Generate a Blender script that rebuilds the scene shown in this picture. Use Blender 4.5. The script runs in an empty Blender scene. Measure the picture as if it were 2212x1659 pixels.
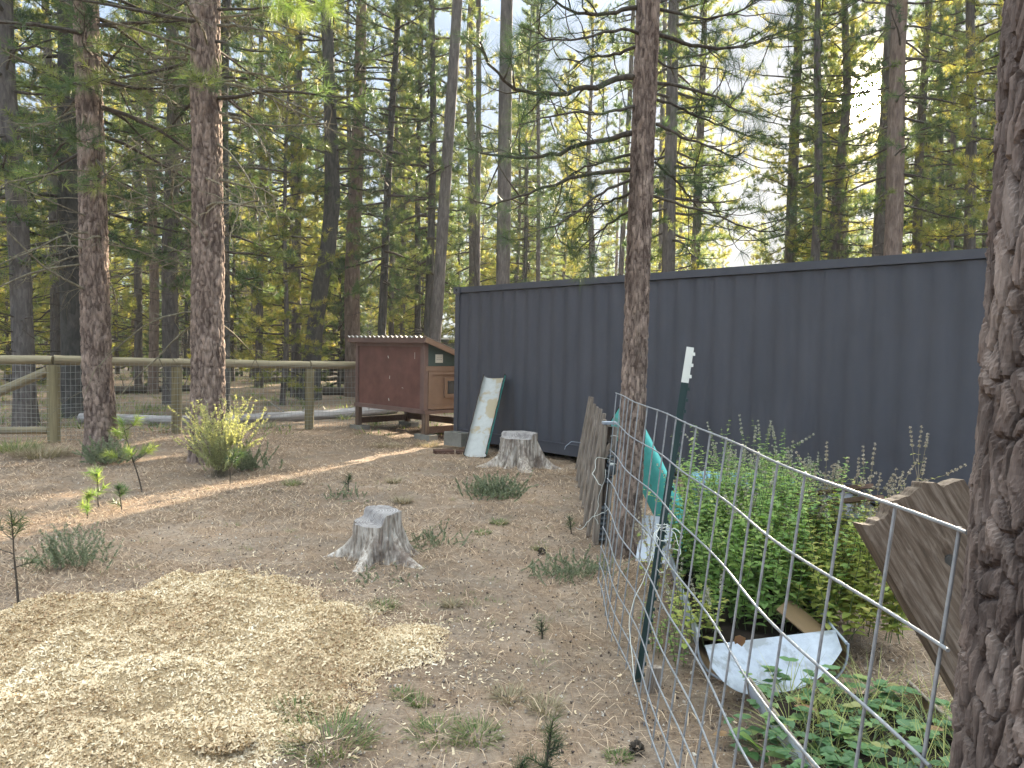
import bpy, math
import numpy as np
from mathutils import Matrix, Vector
C = bpy.context.scene.collection
rad = math.radians
rng = np.random.default_rng(7)
# ------------------------------------------------------------------ camera
F = 1662.0; W2, H2 = 1106.0, 829.5          # working pixel frame of the photograph
EYE = 1.65
CAMR = (Matrix.Rotation(rad(90 - 2.6), 3, 'X') @ Matrix.Rotation(0.018, 3, 'Z'))
def ray(px, py):
    return CAMR @ Vector(((px - W2) / F, -(py - H2) / F, -1.0))
def G(px, py, z=0.0):                        # point on the plane of height z seen at a pixel
    d = ray(px, py); t = (z - EYE) / d.z
    return (d.x * t, d.y * t, z)
def A(px, py, Y):                            # point at distance Y seen at a pixel
    d = ray(px, py); t = Y / d.y
    return (d.x * t, Y, EYE + d.z * t)
cam_d = bpy.data.cameras.new('camera'); cam = bpy.data.objects.new('camera', cam_d); C.objects.link(cam)
cam.matrix_world = Matrix.Translation((0, 0, EYE)) @ CAMR.to_4x4()
cam_d.sensor_fit = 'HORIZONTAL'; cam_d.sensor_width = 36.0; cam_d.lens = 36.0 * F / 2212.0
cam_d.clip_start = 0.05; cam_d.clip_end = 3000
bpy.context.scene.camera = cam
sd = ray(1868, 214).normalized()
SUN_EL = math.asin(sd.z); SUN_AZ = math.atan2(sd.x, sd.y)
# ------------------------------------------------------------------ noise
def _h(i, j, k, s):
    n = (i.astype(np.int64) * 73856093) ^ (j.astype(np.int64) * 19349663) ^ (k.astype(np.int64) * 83492791) ^ (s * 2654435761)
    n = (n ^ (n >> 13)) * 1274126177 & 0x7fffffff
    n = (n ^ (n >> 15)) * 1911520717 & 0x7fffffff
    return ((n ^ (n >> 16)) & 0xffffff) / 16777215.0
def vn(P, s=0):
    P = np.asarray(P, float); I = np.floor(P).astype(np.int64); f = P - I; f = f * f * (3 - 2 * f)
    r = 0
    for a in (0, 1):
        for b in (0, 1):
            for c in (0, 1):
                w = (f[..., 0] if a else 1 - f[..., 0]) * (f[..., 1] if b else 1 - f[..., 1]) * (f[..., 2] if c else 1 - f[..., 2])
                r = r + w * _h(I[..., 0] + a, I[..., 1] + b, I[..., 2] + c, s)
    return r
def fbm(P, s=0, o=4):
    r = 0; a = .5; t = 0
    for k in range(o):
        r = r + a * vn(P * (2 ** k) + k * 17.3, s + k); t += a; a *= .5
    return r / t
def worley(P, s=0, wid=False):
    I = np.floor(P).astype(np.int64); f1 = np.full(P.shape[:-1], 9.); f2 = f1.copy(); w = f1 * 0
    for a in (-1, 0, 1):
        for b in (-1, 0, 1):
            for c in (-1, 0, 1):
                i, j, k = I[..., 0] + a, I[..., 1] + b, I[..., 2] + c
                q = np.stack([i + _h(i, j, k, s), j + _h(i, j, k, s + 1), k + _h(i, j, k, s + 2)], -1)
                d = np.linalg.norm(P - q, axis=-1)
                if wid: w = np.where(d < f1, _h(i, j, k, s + 9), w)
                f2 = np.minimum(f2, np.maximum(f1, d)); f1 = np.minimum(f1, d)
    return (f1, f2, w) if wid else (f1, f2)
def gz(x, y):
    x = np.asarray(x, float); y = np.asarray(y, float)
    P = np.stack([x * .35, y * .35, x * 0], -1); Q = np.stack([x * 2.1, y * 2.1, x * 0 + 5], -1)
    return (vn(P, 3) - .5) * .08 + (vn(Q, 4) - .5) * .03
def g1(x, y): return float(gz(np.array([x]), np.array([y]))[0])
# ------------------------------------------------------------------ mesh collector
class MB:
    def __init__(s): s.V = []; s.Fs = []; s.M = []; s.S = []; s.R = []; s.n = 0
    def add(s, V, Fc, m=0, smooth=False, r=None):
        V = np.asarray(V, float).reshape(-1, 3); Fc = np.asarray(Fc, np.int64)
        if len(Fc) == 0: return s
        s.V.append(V); s.Fs.append(Fc + s.n); s.M.append(np.full(len(Fc), m)); s.S.append(np.full(len(Fc), smooth))
        s.R.append(np.full(len(Fc), .5) if r is None else np.asarray(r)); s.n += len(V); return s
    def box(s, c, d, m=0, R=None):
        t = np.array([[x, y, z] for x in (-.5, .5) for y in (-.5, .5) for z in (-.5, .5)]) * np.array(d)
        if R is not None: t = t @ np.array(R).T
        f = [[0, 1, 3, 2], [4, 6, 7, 5], [0, 4, 5, 1], [2, 3, 7, 6], [0, 2, 6, 4], [1, 5, 7, 3]]
        return s.add(t + np.array(c), f, m)
    def bar(s, a, b, w, h, m=0, up=(0, 0, 1)):       # rectangular bar from a to b
        a = np.array(a, float); b = np.array(b, float); d = b - a; L = np.linalg.norm(d); d /= L
        u = np.array(up, float); x = np.cross(d, u); x /= np.linalg.norm(x); z = np.cross(x, d)
        return s.box((a + b) / 2, (w, L, h), m, np.stack([x, d, z], 1))
    def tube(s, P, R, n=6, m=0, smooth=True, cap=True, fr=None):
        V, Fq, caps = tube_np(P, R, n, fr); s.add(V, Fq, m, smooth)
        if cap:
            nr = len(V) // n
            for ring, ce in ((0, P[0]), (nr - 1, P[-1])):
                idx = np.arange(n) + ring * n
                vv = np.vstack([V[idx], np.asarray(ce, float)[None]])
                fc = [[i, (i + 1) % n, n] if ring else [(i + 1) % n, i, n] for i in range(n)]
                s.add(vv, fc, m, False)
        return s
    def build(s, name, mats, parent=None):
        me = bpy.data.meshes.new(name)
        if s.V:
            V = np.concatenate(s.V); nf = sum(len(f) for f in s.Fs)
            loops = np.concatenate([f.ravel() for f in s.Fs]); tot = np.concatenate([np.full(len(f), f.shape[1]) for f in s.Fs])
            st = np.concatenate([[0], np.cumsum(tot)[:-1]])
            me.vertices.add(len(V)); me.vertices.foreach_set('co', V.astype(np.float32).ravel())
            me.loops.add(len(loops)); me.loops.foreach_set('vertex_index', loops.astype(np.int32))
            me.polygons.add(nf); me.polygons.foreach_set('loop_start', st.astype(np.int32)); me.polygons.foreach_set('loop_total', tot.astype(np.int32))
            me.polygons.foreach_set('material_index', np.concatenate(s.M).astype(np.int32))
            me.polygons.foreach_set('use_smooth', np.concatenate(s.S).astype(bool))
            at = me.attributes.new('rnd', 'FLOAT', 'FACE'); at.data.foreach_set('value', np.concatenate(s.R).astype(np.float32))
            me.update(calc_edges=True)
        for m in (mats if isinstance(mats, (list, tuple)) else [mats]): me.materials.append(m)
        o = bpy.data.objects.new(name, me); C.objects.link(o)
        if parent is not None: o.parent = parent
        return o
def nrm(v): return v / np.maximum(np.linalg.norm(v, axis=-1, keepdims=True), 1e-9)
def tube_np(P, R, n, fr=None):
    P = np.asarray(P, float); R = np.broadcast_to(np.asarray(R, float), (len(P),))
    T = nrm(np.gradient(P, axis=0)); u = np.array([1., 0, 0]) if abs(T[0][0]) < .8 else np.array([0, 1., 0])
    X = []; x = u
    for t in T:
        x = x - t * np.dot(x, t); x = x / np.linalg.norm(x); X.append(x)
    X = np.array(X); Y = np.cross(T, X); a = np.linspace(0, 2 * np.pi, n, endpoint=False)
    V = P[:, None] + R[:, None, None] * (np.cos(a)[None, :, None] * X[:, None] + np.sin(a)[None, :, None] * Y[:, None])
    V = V.reshape(-1, 3); q = []
    i = np.arange(len(P) - 1)[:, None] * n; j = np.arange(n)[None]; j2 = (j + 1) % n
    Fq = np.stack([i + j, i + j2, i + n + j2, i + n + j], -1).reshape(-1, 4)
    return V, Fq, None
def inst(T, Fc, O, X, Y, Z, S):          # template T instanced at origins O with axes X,Y,Z and scale S (n,) or (n,3)
    S = np.asarray(S, float);  S = S[:, None] * np.ones(3) if S.ndim == 1 else S
    T = np.asarray(T, float); V = O[:, None] + (T[None, :, 0, None] * S[:, None, 0:1]) * X[:, None] + (T[None, :, 1, None] * S[:, None, 1:2]) * Y[:, None] + (T[None, :, 2, None] * S[:, None, 2:3]) * Z[:, None]
    Fc = np.asarray(Fc); Fn = (Fc[None] + (np.arange(len(O)) * len(T))[:, None, None]).reshape(-1, Fc.shape[1])
    return V.reshape(-1, 3), Fn
def frame(D, U=None, r=rng):
    D = nrm(D); U = nrm(r.normal(size=D.shape)) if U is None else np.broadcast_to(U, D.shape)
    X = nrm(np.cross(D, U)); return X, D, np.cross(X, D)
def resample(P, n):
    P = np.asarray(P, float); d = np.concatenate([[0], np.cumsum(np.linalg.norm(np.diff(P, axis=0), axis=1))]); t = np.linspace(0, d[-1], n)
    Q = np.stack([np.interp(t, d, P[:, k]) for k in range(3)], 1)
    for _ in range(2): Q[1:-1] = (Q[:-2] + 2 * Q[1:-1] + Q[2:]) / 4
    return Q
def tag(o, label, cat, group=None, kind=None):
    if label: o['label'] = label
    if cat: o['category'] = cat
    if group: o['group'] = group
    if kind: o['kind'] = kind
    return o
def empty(name, loc=(0, 0, 0), rz=0):
    o = bpy.data.objects.new(name, None); C.objects.link(o); o.location = loc; o.rotation_euler = (0, 0, rz); o.empty_display_size = .1
    return o
def copy_tree(o, parent=None):
    c = o.copy(); C.objects.link(c)
    if parent is not None: c.parent = parent
    for ch in list(o.children): copy_tree(ch, c)
    return c
# ------------------------------------------------------------------ materials
def N(nt, t, ins=None, **kw):
    n = nt.nodes.new('ShaderNode' + t)
    for k, v in kw.items(): setattr(n, k, v)
    for k, v in (ins or {}).items():
        if isinstance(v, bpy.types.NodeSocket): nt.links.new(v, n.inputs[k])
        else: n.inputs[k].default_value = v
    return n
def base(name, rough=.8, spec=.3):
    m = bpy.data.materials.new(name); m.use_nodes = True; nt = m.node_tree; b = nt.nodes['Principled BSDF']
    b.inputs['Roughness'].default_value = rough; b.inputs['Specular IOR Level'].default_value = spec
    return m, nt, b
def ramp(nt, fac, stops):
    r = N(nt, 'ValToRGB', {'Fac': fac}); e = r.color_ramp.elements
    while len(e) < len(stops): e.new(.5)
    for el, (p, c) in zip(e, stops): el.position = p; el.color = (*c, 1) if len(c) == 3 else c
    return r.outputs['Color']
def coord(nt, scale=(1, 1, 1), kind='Object'):
    tc = N(nt, 'TexCoord'); mp = N(nt, 'Mapping', {'Vector': tc.outputs[kind], 'Scale': scale}); return mp.outputs['Vector']
def noise(nt, vec, s, d=6, r=.6, dist=0): return N(nt, 'TexNoise', {'Vector': vec, 'Scale': s, 'Detail': d, 'Roughness': r, 'Distortion': dist}).outputs['Fac']
def mix(nt, f, a, b, t='MIX'):
    n = nt.nodes.new('ShaderNodeMix'); n.data_type = 'RGBA'; n.blend_type = t
    for s, v in ((n.inputs[0], f), (n.inputs[6], a), (n.inputs[7], b)):
        if isinstance(v, bpy.types.NodeSocket): nt.links.new(v, s)
        else: s.default_value = v if not isinstance(v, tuple) or len(v) == 4 else (*v, 1)
    return n.outputs[2]
def math_(nt, op, a, b=0.0, clamp=False):
    n = N(nt, 'Math', operation=op, use_clamp=clamp)
    for s, v in zip(n.inputs, (a, b)):
        if isinstance(v, bpy.types.NodeSocket): nt.links.new(v, s)
        else: s.default_value = v
    return n.outputs[0]
def bump(nt, b, h, strength=.5, dist=.01):
    n = N(nt, 'Bump', {'Height': h, 'Strength': strength, 'Distance': dist}); nt.links.new(n.outputs[0], b.inputs['Normal'])
def setc(nt, b, c):
    if isinstance(c, bpy.types.NodeSocket): nt.links.new(c, b.inputs['Base Color'])
    else: b.inputs['Base Color'].default_value = (*c, 1)
def leafmat(name, stops, trans=.45, rough=.55, tint=(1.2, 1.22, .72), spec=.3):
    m, nt, b = base(name, rough, spec); at = N(nt, 'Attribute', attribute_name='rnd', attribute_type='GEOMETRY')
    c = ramp(nt, at.outputs['Fac'], stops); setc(nt, b, c)
    t = N(nt, 'BsdfTranslucent', {'Color': mix(nt, 1.0, c, tint, 'MULTIPLY')}); mx = N(nt, 'MixShader', {'Fac': trans})
    nt.links.new(b.outputs[0], mx.inputs[1]); nt.links.new(t.outputs[0], mx.inputs[2]); nt.links.new(mx.outputs[0], nt.nodes['Material Output'].inputs['Surface'])
    return m
def barkmat(name, cols, sc=1.0, bumpd=.02, plate=False):
    m, nt, b = base(name, .9, .15); v = coord(nt, (sc, sc, sc * .28)); n1 = noise(nt, v, 14, 6, .65, .6)
    vo = N(nt, 'TexVoronoi', {'Vector': mixv(nt, v, .06), 'Scale': 16}, feature='F1'); n2 = noise(nt, coord(nt), 2.2, 3)
    c = ramp(nt, n1, [(.28, cols[0]), (.48, cols[1]), (.72, cols[2])])
    c2 = mix(nt, .45, c, ramp(nt, N(nt, 'SeparateColor', {0: vo.outputs['Color']}).outputs[0], [(0, (.25, .25, .25)), (1, (.75, .72, .70))]), 'SOFT_LIGHT'); hs = N(nt, 'HueSaturation', {'Saturation': .78, 'Color': c2})
    c3 = mix(nt, math_(nt, 'MULTIPLY', n2, .45), hs.outputs[0], cols[3])
    if plate: at = N(nt, 'Attribute', attribute_name='rnd', attribute_type='GEOMETRY'); c3 = mix(nt, .85, c3, ramp(nt, at.outputs['Fac'], [(0, (.34, .29, .28)), (.32, (.68, .64, .62)), (.6, (1.02, .99, .96)), (1, (1.45, 1.38, 1.3))]), 'MULTIPLY')
    setc(nt, b, c3)
    h = math_(nt, 'ADD', math_(nt, 'MULTIPLY', n1, .8), math_(nt, 'MULTIPLY', vo.outputs['Distance'], -.6)); bump(nt, b, h, .9, bumpd)
    return m
def mixv(nt, v, amt):
    n = N(nt, 'TexNoise', {'Vector': v, 'Scale': 9.0, 'Detail': 2.0}); s = N(nt, 'VectorMath', {0: n.outputs['Color'], 'Scale': amt}, operation='SCALE')
    a = N(nt, 'VectorMath', {0: v, 1: s.outputs[0]}, operation='ADD'); return a.outputs[0]
def woodmat(name, cols, axis=2, rough=.8, gs=40.0, bumpd=.004, rnd=False):
    m, nt, b = base(name, rough, .25); s = [gs, gs, gs]; s[axis] = gs * .05; v = coord(nt, tuple(s)); n1 = noise(nt, v, 1.0, 5, .6, .4)
    n2 = noise(nt, coord(nt), 4.0, 3); c = ramp(nt, n1, [(.3, cols[0]), (.5, cols[1]), (.72, cols[2])])
    c = mix(nt, math_(nt, 'MULTIPLY', n2, .5), c, cols[0]); setc(nt, b, c); bump(nt, b, n1, .5, bumpd); return m
def paint(name, col, rough=.6, var=.25, spec=.4, bumps=.002, dirt=None):
    m, nt, b = base(name, rough, spec); n = noise(nt, coord(nt), 3.0, 6, .65); n2 = noise(nt, coord(nt), 60, 3, .6)
    d = tuple(x * (1 - var) for x in col) if dirt is None else dirt
    c = ramp(nt, n, [(.35, d), (.65, col)]); setc(nt, b, c); bump(nt, b, n2, .25, bumps); return m
M = {}
# pine needles by tone; needle_lit has sunlight painted into its colour
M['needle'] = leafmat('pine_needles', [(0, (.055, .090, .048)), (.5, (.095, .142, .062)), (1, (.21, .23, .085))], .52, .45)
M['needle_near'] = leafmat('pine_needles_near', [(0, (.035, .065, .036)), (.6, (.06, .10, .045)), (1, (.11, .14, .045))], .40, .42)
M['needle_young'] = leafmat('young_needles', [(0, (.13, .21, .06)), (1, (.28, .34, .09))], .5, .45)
M['needle_lit'] = leafmat('sunlit_tone_needles', [(0, (.15, .19, .055)), (.6, (.28, .28, .08)), (1, (.42, .35, .11))], .55, .5)
M['deadneedle'] = leafmat('dead_twigs', [(0, (.10, .075, .05)), (1, (.20, .16, .10))], .15, .7)
M['twig'] = woodmat('twig_bark', [(.045, .035, .028), (.075, .06, .045), (.13, .11, .08)], 2, .9, 30)
M['lichen'] = woodmat('lichen_twig', [(.09, .075, .055), (.18, .155, .10), (.34, .31, .20)], 2, .9, 20)
M['bark_red'] = barkmat('bark_reddish', [(.085, .058, .043), (.20, .14, .105), (.34, .25, .185), (.18, .13, .10)], 1.0, .02, True)
M['bark_grey'] = barkmat('bark_grey', [(.05, .042, .038), (.11, .088, .075), (.18, .15, .13), (.085, .08, .065)], 1.0)
M['bark_dark'] = barkmat('bark_dark', [(.035, .032, .03), (.07, .062, .055), (.12, .105, .09), (.06, .065, .05)], 1.0)
M['bark_near'] = barkmat('bark_plated', [(.045, .032, .028), (.125, .09, .074), (.23, .18, .15), (.10, .075, .063)], 1.3, .012, True)
# ------------------------------------------------------------------ ground
def ground_mat():
    m, nt, b = base('forest_floor', .95, .1); v = coord(nt)
    big = noise(nt, v, .55, 5, .6); mid = noise(nt, v, 2.6, 6, .65, .4); fine = noise(nt, v, 26, 5, .7); gr = noise(nt, v, 130, 2, .6)
    st = noise(nt, coord(nt, (9, 38, 9)), 1.0, 4, .6, 3.0); st2 = noise(nt, coord(nt, (42, 8, 9)), 1.0, 4, .6, 3.0)
    dirt = ramp(nt, fine, [(.28, (.16, .115, .08)), (.5, (.31, .24, .175)), (.72, (.45, .36, .26))])
    lit = ramp(nt, math_(nt, 'MAXIMUM', st, st2), [(.42, (.14, .09, .055)), (.56, (.31, .22, .145)), (.72, (.48, .35, .22))])
    c = mix(nt, ramp(nt, mid, [(.42, (0, 0, 0)), (.60, (1, 1, 1))]), dirt, lit)
    dk = ramp(nt, big, [(.40, (.55, .53, .52)), (.6, (1.05, 1.0, .96))]); c = mix(nt, .8, c, dk, 'MULTIPLY')
    vo = N(nt, 'TexVoronoi', {'Vector': v, 'Scale': 85.0}); wh = math_(nt, 'MULTIPLY', math_(nt, 'LESS_THAN', vo.outputs['Distance'], .26), math_(nt, 'GREATER_THAN', N(nt, 'SeparateColor', {0: vo.outputs['Color']}).outputs[0], .74))
    c = mix(nt, math_(nt, 'MULTIPLY', wh, .55), c, (.42, .37, .30)); c = mix(nt, math_(nt, 'MULTIPLY', gr, .5), c, (.13, .10, .08)); setc(nt, b, c)
    h = math_(nt, 'ADD', math_(nt, 'MULTIPLY', fine, .7), math_(nt, 'ADD', math_(nt, 'MULTIPLY', gr, .3), math_(nt, 'MULTIPLY', st, .25))); bump(nt, b, h, .9, .02); return m
M['ground'] = ground_mat()
def axis_pts(near, fine, far):
    p = list(np.arange(0, near, fine)); s = fine; x = near
    while x < far: p.append(x); s *= 1.09; x += s
    return np.array(p + [far])
ax = axis_pts(7, .07, 130); xs = np.concatenate([-ax[:0:-1], ax]); ys = np.concatenate([-axis_pts(1, .3, 45)[:0:-1], axis_pts(15, .08, 132)])
GX, GY = np.meshgrid(xs, ys); GZ = gz(GX, GY) + (fbm(np.stack([GX * 9, GY * 9, GX * 0], -1), 11, 3) - .5) * .03 * (GY < 18) * (np.abs(GX) < 9)
nx, ny = len(xs), len(ys); ii = (np.arange(ny - 1)[:, None] * nx + np.arange(nx - 1)[None]).ravel()
mb = MB(); mb.add(np.stack([GX, GY, GZ], -1).reshape(-1, 3), np.stack([ii, ii + 1, ii + nx + 1, ii + nx], 1), 0, True)
o = mb.build('ground', M['ground']); o['kind'] = 'structure'
SKY_STRENGTH = .10; EXPOSURE = 3.2
# ------------------------------------------------------------------ pine building blocks
NT = np.array([[-.5, 0, 0], [.5, 0, 0], [0, 1, 0]]); NF = np.array([[0, 1, 2]])
def needles(mb, Cp, D, k, L, w, spread=.8, shoot=.35, r=rng, m=0, tone=None):
    n = len(Cp); Cp = np.repeat(Cp, k, 0); Dd = np.repeat(nrm(D), k, 0); q = r.normal(size=(n * k, 3))
    q = nrm(q - Dd * np.sum(q * Dd, 1, keepdims=True))
    d = nrm(Dd * r.uniform(.15, 1.1, (n * k, 1)) + q * spread * r.uniform(.6, 1.25, (n * k, 1)) - np.array([0, 0, .08]))
    O = Cp + Dd * (r.uniform(-1, .1, (n * k, 1)) * shoot * L); X, Y, Z = frame(d, None, r)
    S = np.stack([np.full(n * k, w), L * r.uniform(.7, 1.1, n * k), np.ones(n * k)], 1)
    V, Fc = inst(NT, NF, O, X, Y, Z, S)
    tn = r.uniform(0, 1, n) if tone is None else tone
    mb.add(V, Fc, m, False, np.clip(np.repeat(tn, k) + r.normal(0, .13, n * k), 0, 1))
def limb(start, d, L, r, droop=0, wob=.12, n=9, lift=0):
    P = [np.array(start, float)]; d = np.array(d, float); d /= np.linalg.norm(d)
    for i in range(n - 1):
        t = i / (n - 1); d = d + r.normal(size=3) * wob + np.array([0, 0, -droop * (1 - t) + lift * t]) / n; d /= np.linalg.norm(d)
        P.append(P[-1] + d * L / (n - 1))
    return np.array(P)
def pine_crown(seed, H, z0, z1w, rmax, nb, k, w, nl, sub=5, side=4, bot=.55, top=.12, droop=.6):
    """branches + needles of one pine, crown from z0 to H; returns two collectors"""
    r = np.random.default_rng(seed); br = MB(); nd = MB(); TC = []; TD = []; TT = []
    for b in range(nb):
        t = (b + r.uniform(0, 1)) / nb; z = z0 + (H - z0) * t ** 1.05; az = b * 2.4 + r.normal() * .5
        prof = (bot + (1 - bot) * min(1, t / .3)) * (1 - t) ** .65 + top
        L = rmax * prof * r.uniform(.6, 1.15); up = -.15 + .7 * t
        P = limb((0, 0, z), (math.cos(az), math.sin(az), up), L, r, droop=droop * (1 - t), wob=.10, n=6, lift=.9)
        R0 = .012 + .018 * L / rmax * 1.6; br.tube(P, np.linspace(R0, .006, 6), side, cap=False)
        for s in range(sub):
            u = .25 + .75 * (s + r.uniform(0, 1)) / sub; i = min(4, int(u * 5)); q = P[i] + (P[i + 1] - P[i]) * (u * 5 - i)
            d0 = P[i + 1] - P[i]; d0 /= np.linalg.norm(d0); sd_ = np.cross(d0, [0, 0, 1]); sd_ /= np.linalg.norm(sd_) + 1e-6
            dd = d0 * .7 + sd_ * (1 if s % 2 else -1) * r.uniform(.4, 1.0) + np.array([0, 0, r.uniform(-.1, .5)])
            Ls = L * r.uniform(.18, .38) * (1.15 - .5 * u); S_ = limb(q, dd, Ls, r, droop=.2, wob=.15, n=4, lift=.8)
            br.tube(S_, np.linspace(.008, .004, 4), 3, cap=False)
            tn = r.uniform(0, 1)
            for e in (1, 2, 3):
                if e < 3 and r.uniform() < .25: continue
                TC.append(S_[e] + r.normal(size=3) * .03); TD.append(S_[e] - S_[e - 1] + np.array([0, 0, .15 * Ls])); TT.append(tn)
        TC.append(P[-1]); TD.append(P[-1] - P[-2]); TT.append(r.uniform())
    needles(nd, np.array(TC), np.array(TD), k, nl, w, .8, .6, r, tone=np.array(TT))
    return br, nd
def trunk_mb(P, R, n=14, nz=40, amp=.1, cell=(.06, .16), seed=0, flare=.35, fh=.5, lobes=5, ew=.3, smooth=True):
    """bark covered trunk; plates from stretched cells"""
    Pr = resample(P, nz); zz = np.linspace(0, 1, len(R)); Rr = np.interp(np.linspace(0, 1, nz), zz, R)
    V, Fq, _ = tube_np(Pr, Rr, n); V = V.reshape(nz, n, 3); ce = Pr[:, None]
    a = np.linspace(0, 2 * np.pi, n, endpoint=False)[None]; h = np.linalg.norm(Pr - Pr[0], axis=1)[:, None]
    fl = flare * np.exp(-h / fh) * (1 + .45 * np.sin(lobes * a + seed) + .25 * np.sin((lobes + 3) * a + 2 * seed))
    rr = Rr[:, None]; Q = np.stack([np.cos(a) * rr / cell[0], np.sin(a) * rr / cell[0], h / cell[1] + 0 * a], -1) + 31.7 * seed
    Q = Q + (np.stack([vn(Q * .9, 5), vn(Q * .9, 6), vn(Q * .9, 7)], -1) - .5) * 1.1
    f1, f2, wid = worley(Q, seed, True); e = np.clip((f2 - f1) / ew, 0, 1); e = e * e * (3 - 2 * e)
    def terr(q, nl, sh): t = fbm(q, 12, 3) * nl; return (np.floor(t) + np.clip((t % 1) / sh, 0, 1)) / nl - .5
    lay = terr(Q * np.array([1.5, 1.5, .8]) + 9, 7, .22); lay2 = terr(Q * np.array([4.2, 4.2, 1.3]) + 3, 5, .3)
    det = (fbm(Q * 5.1, 9, 2) - .5) * .35 + lay * 2.0 + lay2 * .8
    disp = amp * (e - .5 + det * .9 + (vn(Q * .23, 2) - .5) * .8)
    V = ce + (V - ce) * (1 + fl[..., None] + 0) + nrm(V - ce) * disp[..., None]
    tone = np.clip(wid * .3 + .5 + lay * 1.6 + lay2 * .8 + (fbm(Q * np.array([3, 3, .8]), 19, 3) - .5) * .8 + (e - 1) * .45 - .1, 0, 1)
    trunk_mb.tone = tone[:-1].reshape(-1)
    return V.reshape(-1, 3), Fq
def put_trunk(parent, P, R, mat, sm=True, **kw):
    V, Fq = trunk_mb(P, R, **kw); m_ = MB(); m_.add(V, Fq, 0, sm, trunk_mb.tone)
    return m_.build('trunk', mat, parent)
# ---- prototypes shared by the trees of the forest
def proto(seed, H, R0, z0, rmax, nb, k, w, nl, bark, needle, sub=5, lean=.0, nn=12, nz=24, bot=.55, droop=.6, dead=14):
    r = np.random.default_rng(seed + 100); P = np.array([[r.normal() * .12 * (1 if 0 < i < 5 else .2), r.normal() * .12 * (1 if 0 < i < 5 else .2), -.25 + (H + .25) * i / 5] for i in range(6)]); P[0, :2] = 0
    br, nd = pine_crown(seed, H, z0, 0, rmax, nb, k, w, nl, sub, bot=bot, droop=droop)
    for i in range(dead):                                  # bare dead limbs under the crown
        z = r.uniform(1.2, max(z0, 2)); az = r.uniform(0, 6.28); L = r.uniform(.4, 1.6); Q = limb((0, 0, z), (math.cos(az), math.sin(az), .05), L, r, .5, .16, 6)
        br.tube(Q, np.linspace(.016, .004, 6), 3, cap=False)
    tr = MB(); V, Fq = trunk_mb(P, [R0, R0 * .93, R0 * .8, R0 * .62, R0 * .38, .02], n=nn, nz=nz, amp=.012, seed=seed, flare=.3)
    tr.add(V, Fq, 0, True)
    return [(tr, 'trunk', bark), (br, 'branches', M['twig']), (nd, 'crown', needle)]
class Proto:
    def __init__(s, name, parts): s.name = name; s.parts = parts; s.first = None
    def place(s, x, y, rz, sc, label, cat='tree', group=None, lean=(0, 0)):
        if s.first is None:
            e = empty(s.name); [mb_.build(n, mt, e) for mb_, n, mt in s.parts]; s.first = e; s.parts = None
        else: e = copy_tree(s.first); [e.pop(k_, None) for k_ in ('group',)] if False else None
        e.location = (x, y, g1(x, y) - .04); e.rotation_euler = (lean[0], lean[1], rz); e.scale = (sc[0], sc[0], sc[1]) if isinstance(sc, tuple) else (sc, sc, sc)
        if 'group' in e: del e['group']
        return tag(e, label, cat, group)
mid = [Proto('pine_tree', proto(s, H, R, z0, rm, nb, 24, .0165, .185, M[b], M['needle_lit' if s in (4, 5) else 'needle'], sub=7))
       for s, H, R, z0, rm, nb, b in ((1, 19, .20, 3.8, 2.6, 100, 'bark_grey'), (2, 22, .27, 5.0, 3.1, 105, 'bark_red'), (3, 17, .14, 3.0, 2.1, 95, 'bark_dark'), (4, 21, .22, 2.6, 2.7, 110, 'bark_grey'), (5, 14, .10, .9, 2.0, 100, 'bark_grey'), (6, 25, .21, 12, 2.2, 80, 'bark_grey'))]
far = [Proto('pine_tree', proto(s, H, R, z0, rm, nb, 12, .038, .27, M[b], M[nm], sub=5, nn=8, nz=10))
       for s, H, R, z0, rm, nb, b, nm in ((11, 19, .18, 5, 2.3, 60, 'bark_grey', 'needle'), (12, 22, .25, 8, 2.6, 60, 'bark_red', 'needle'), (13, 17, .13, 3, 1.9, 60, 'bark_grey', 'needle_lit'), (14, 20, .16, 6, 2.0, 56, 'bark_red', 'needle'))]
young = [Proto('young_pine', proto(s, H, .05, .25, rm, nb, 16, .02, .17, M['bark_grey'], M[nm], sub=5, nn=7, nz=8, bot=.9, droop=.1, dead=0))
         for s, H, rm, nb, nm in ((21, 5.5, 1.3, 60, 'needle_lit'), (22, 3.6, 1.1, 46, 'needle'), (23, 7.5, 1.5, 70, 'needle_lit'))]
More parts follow.
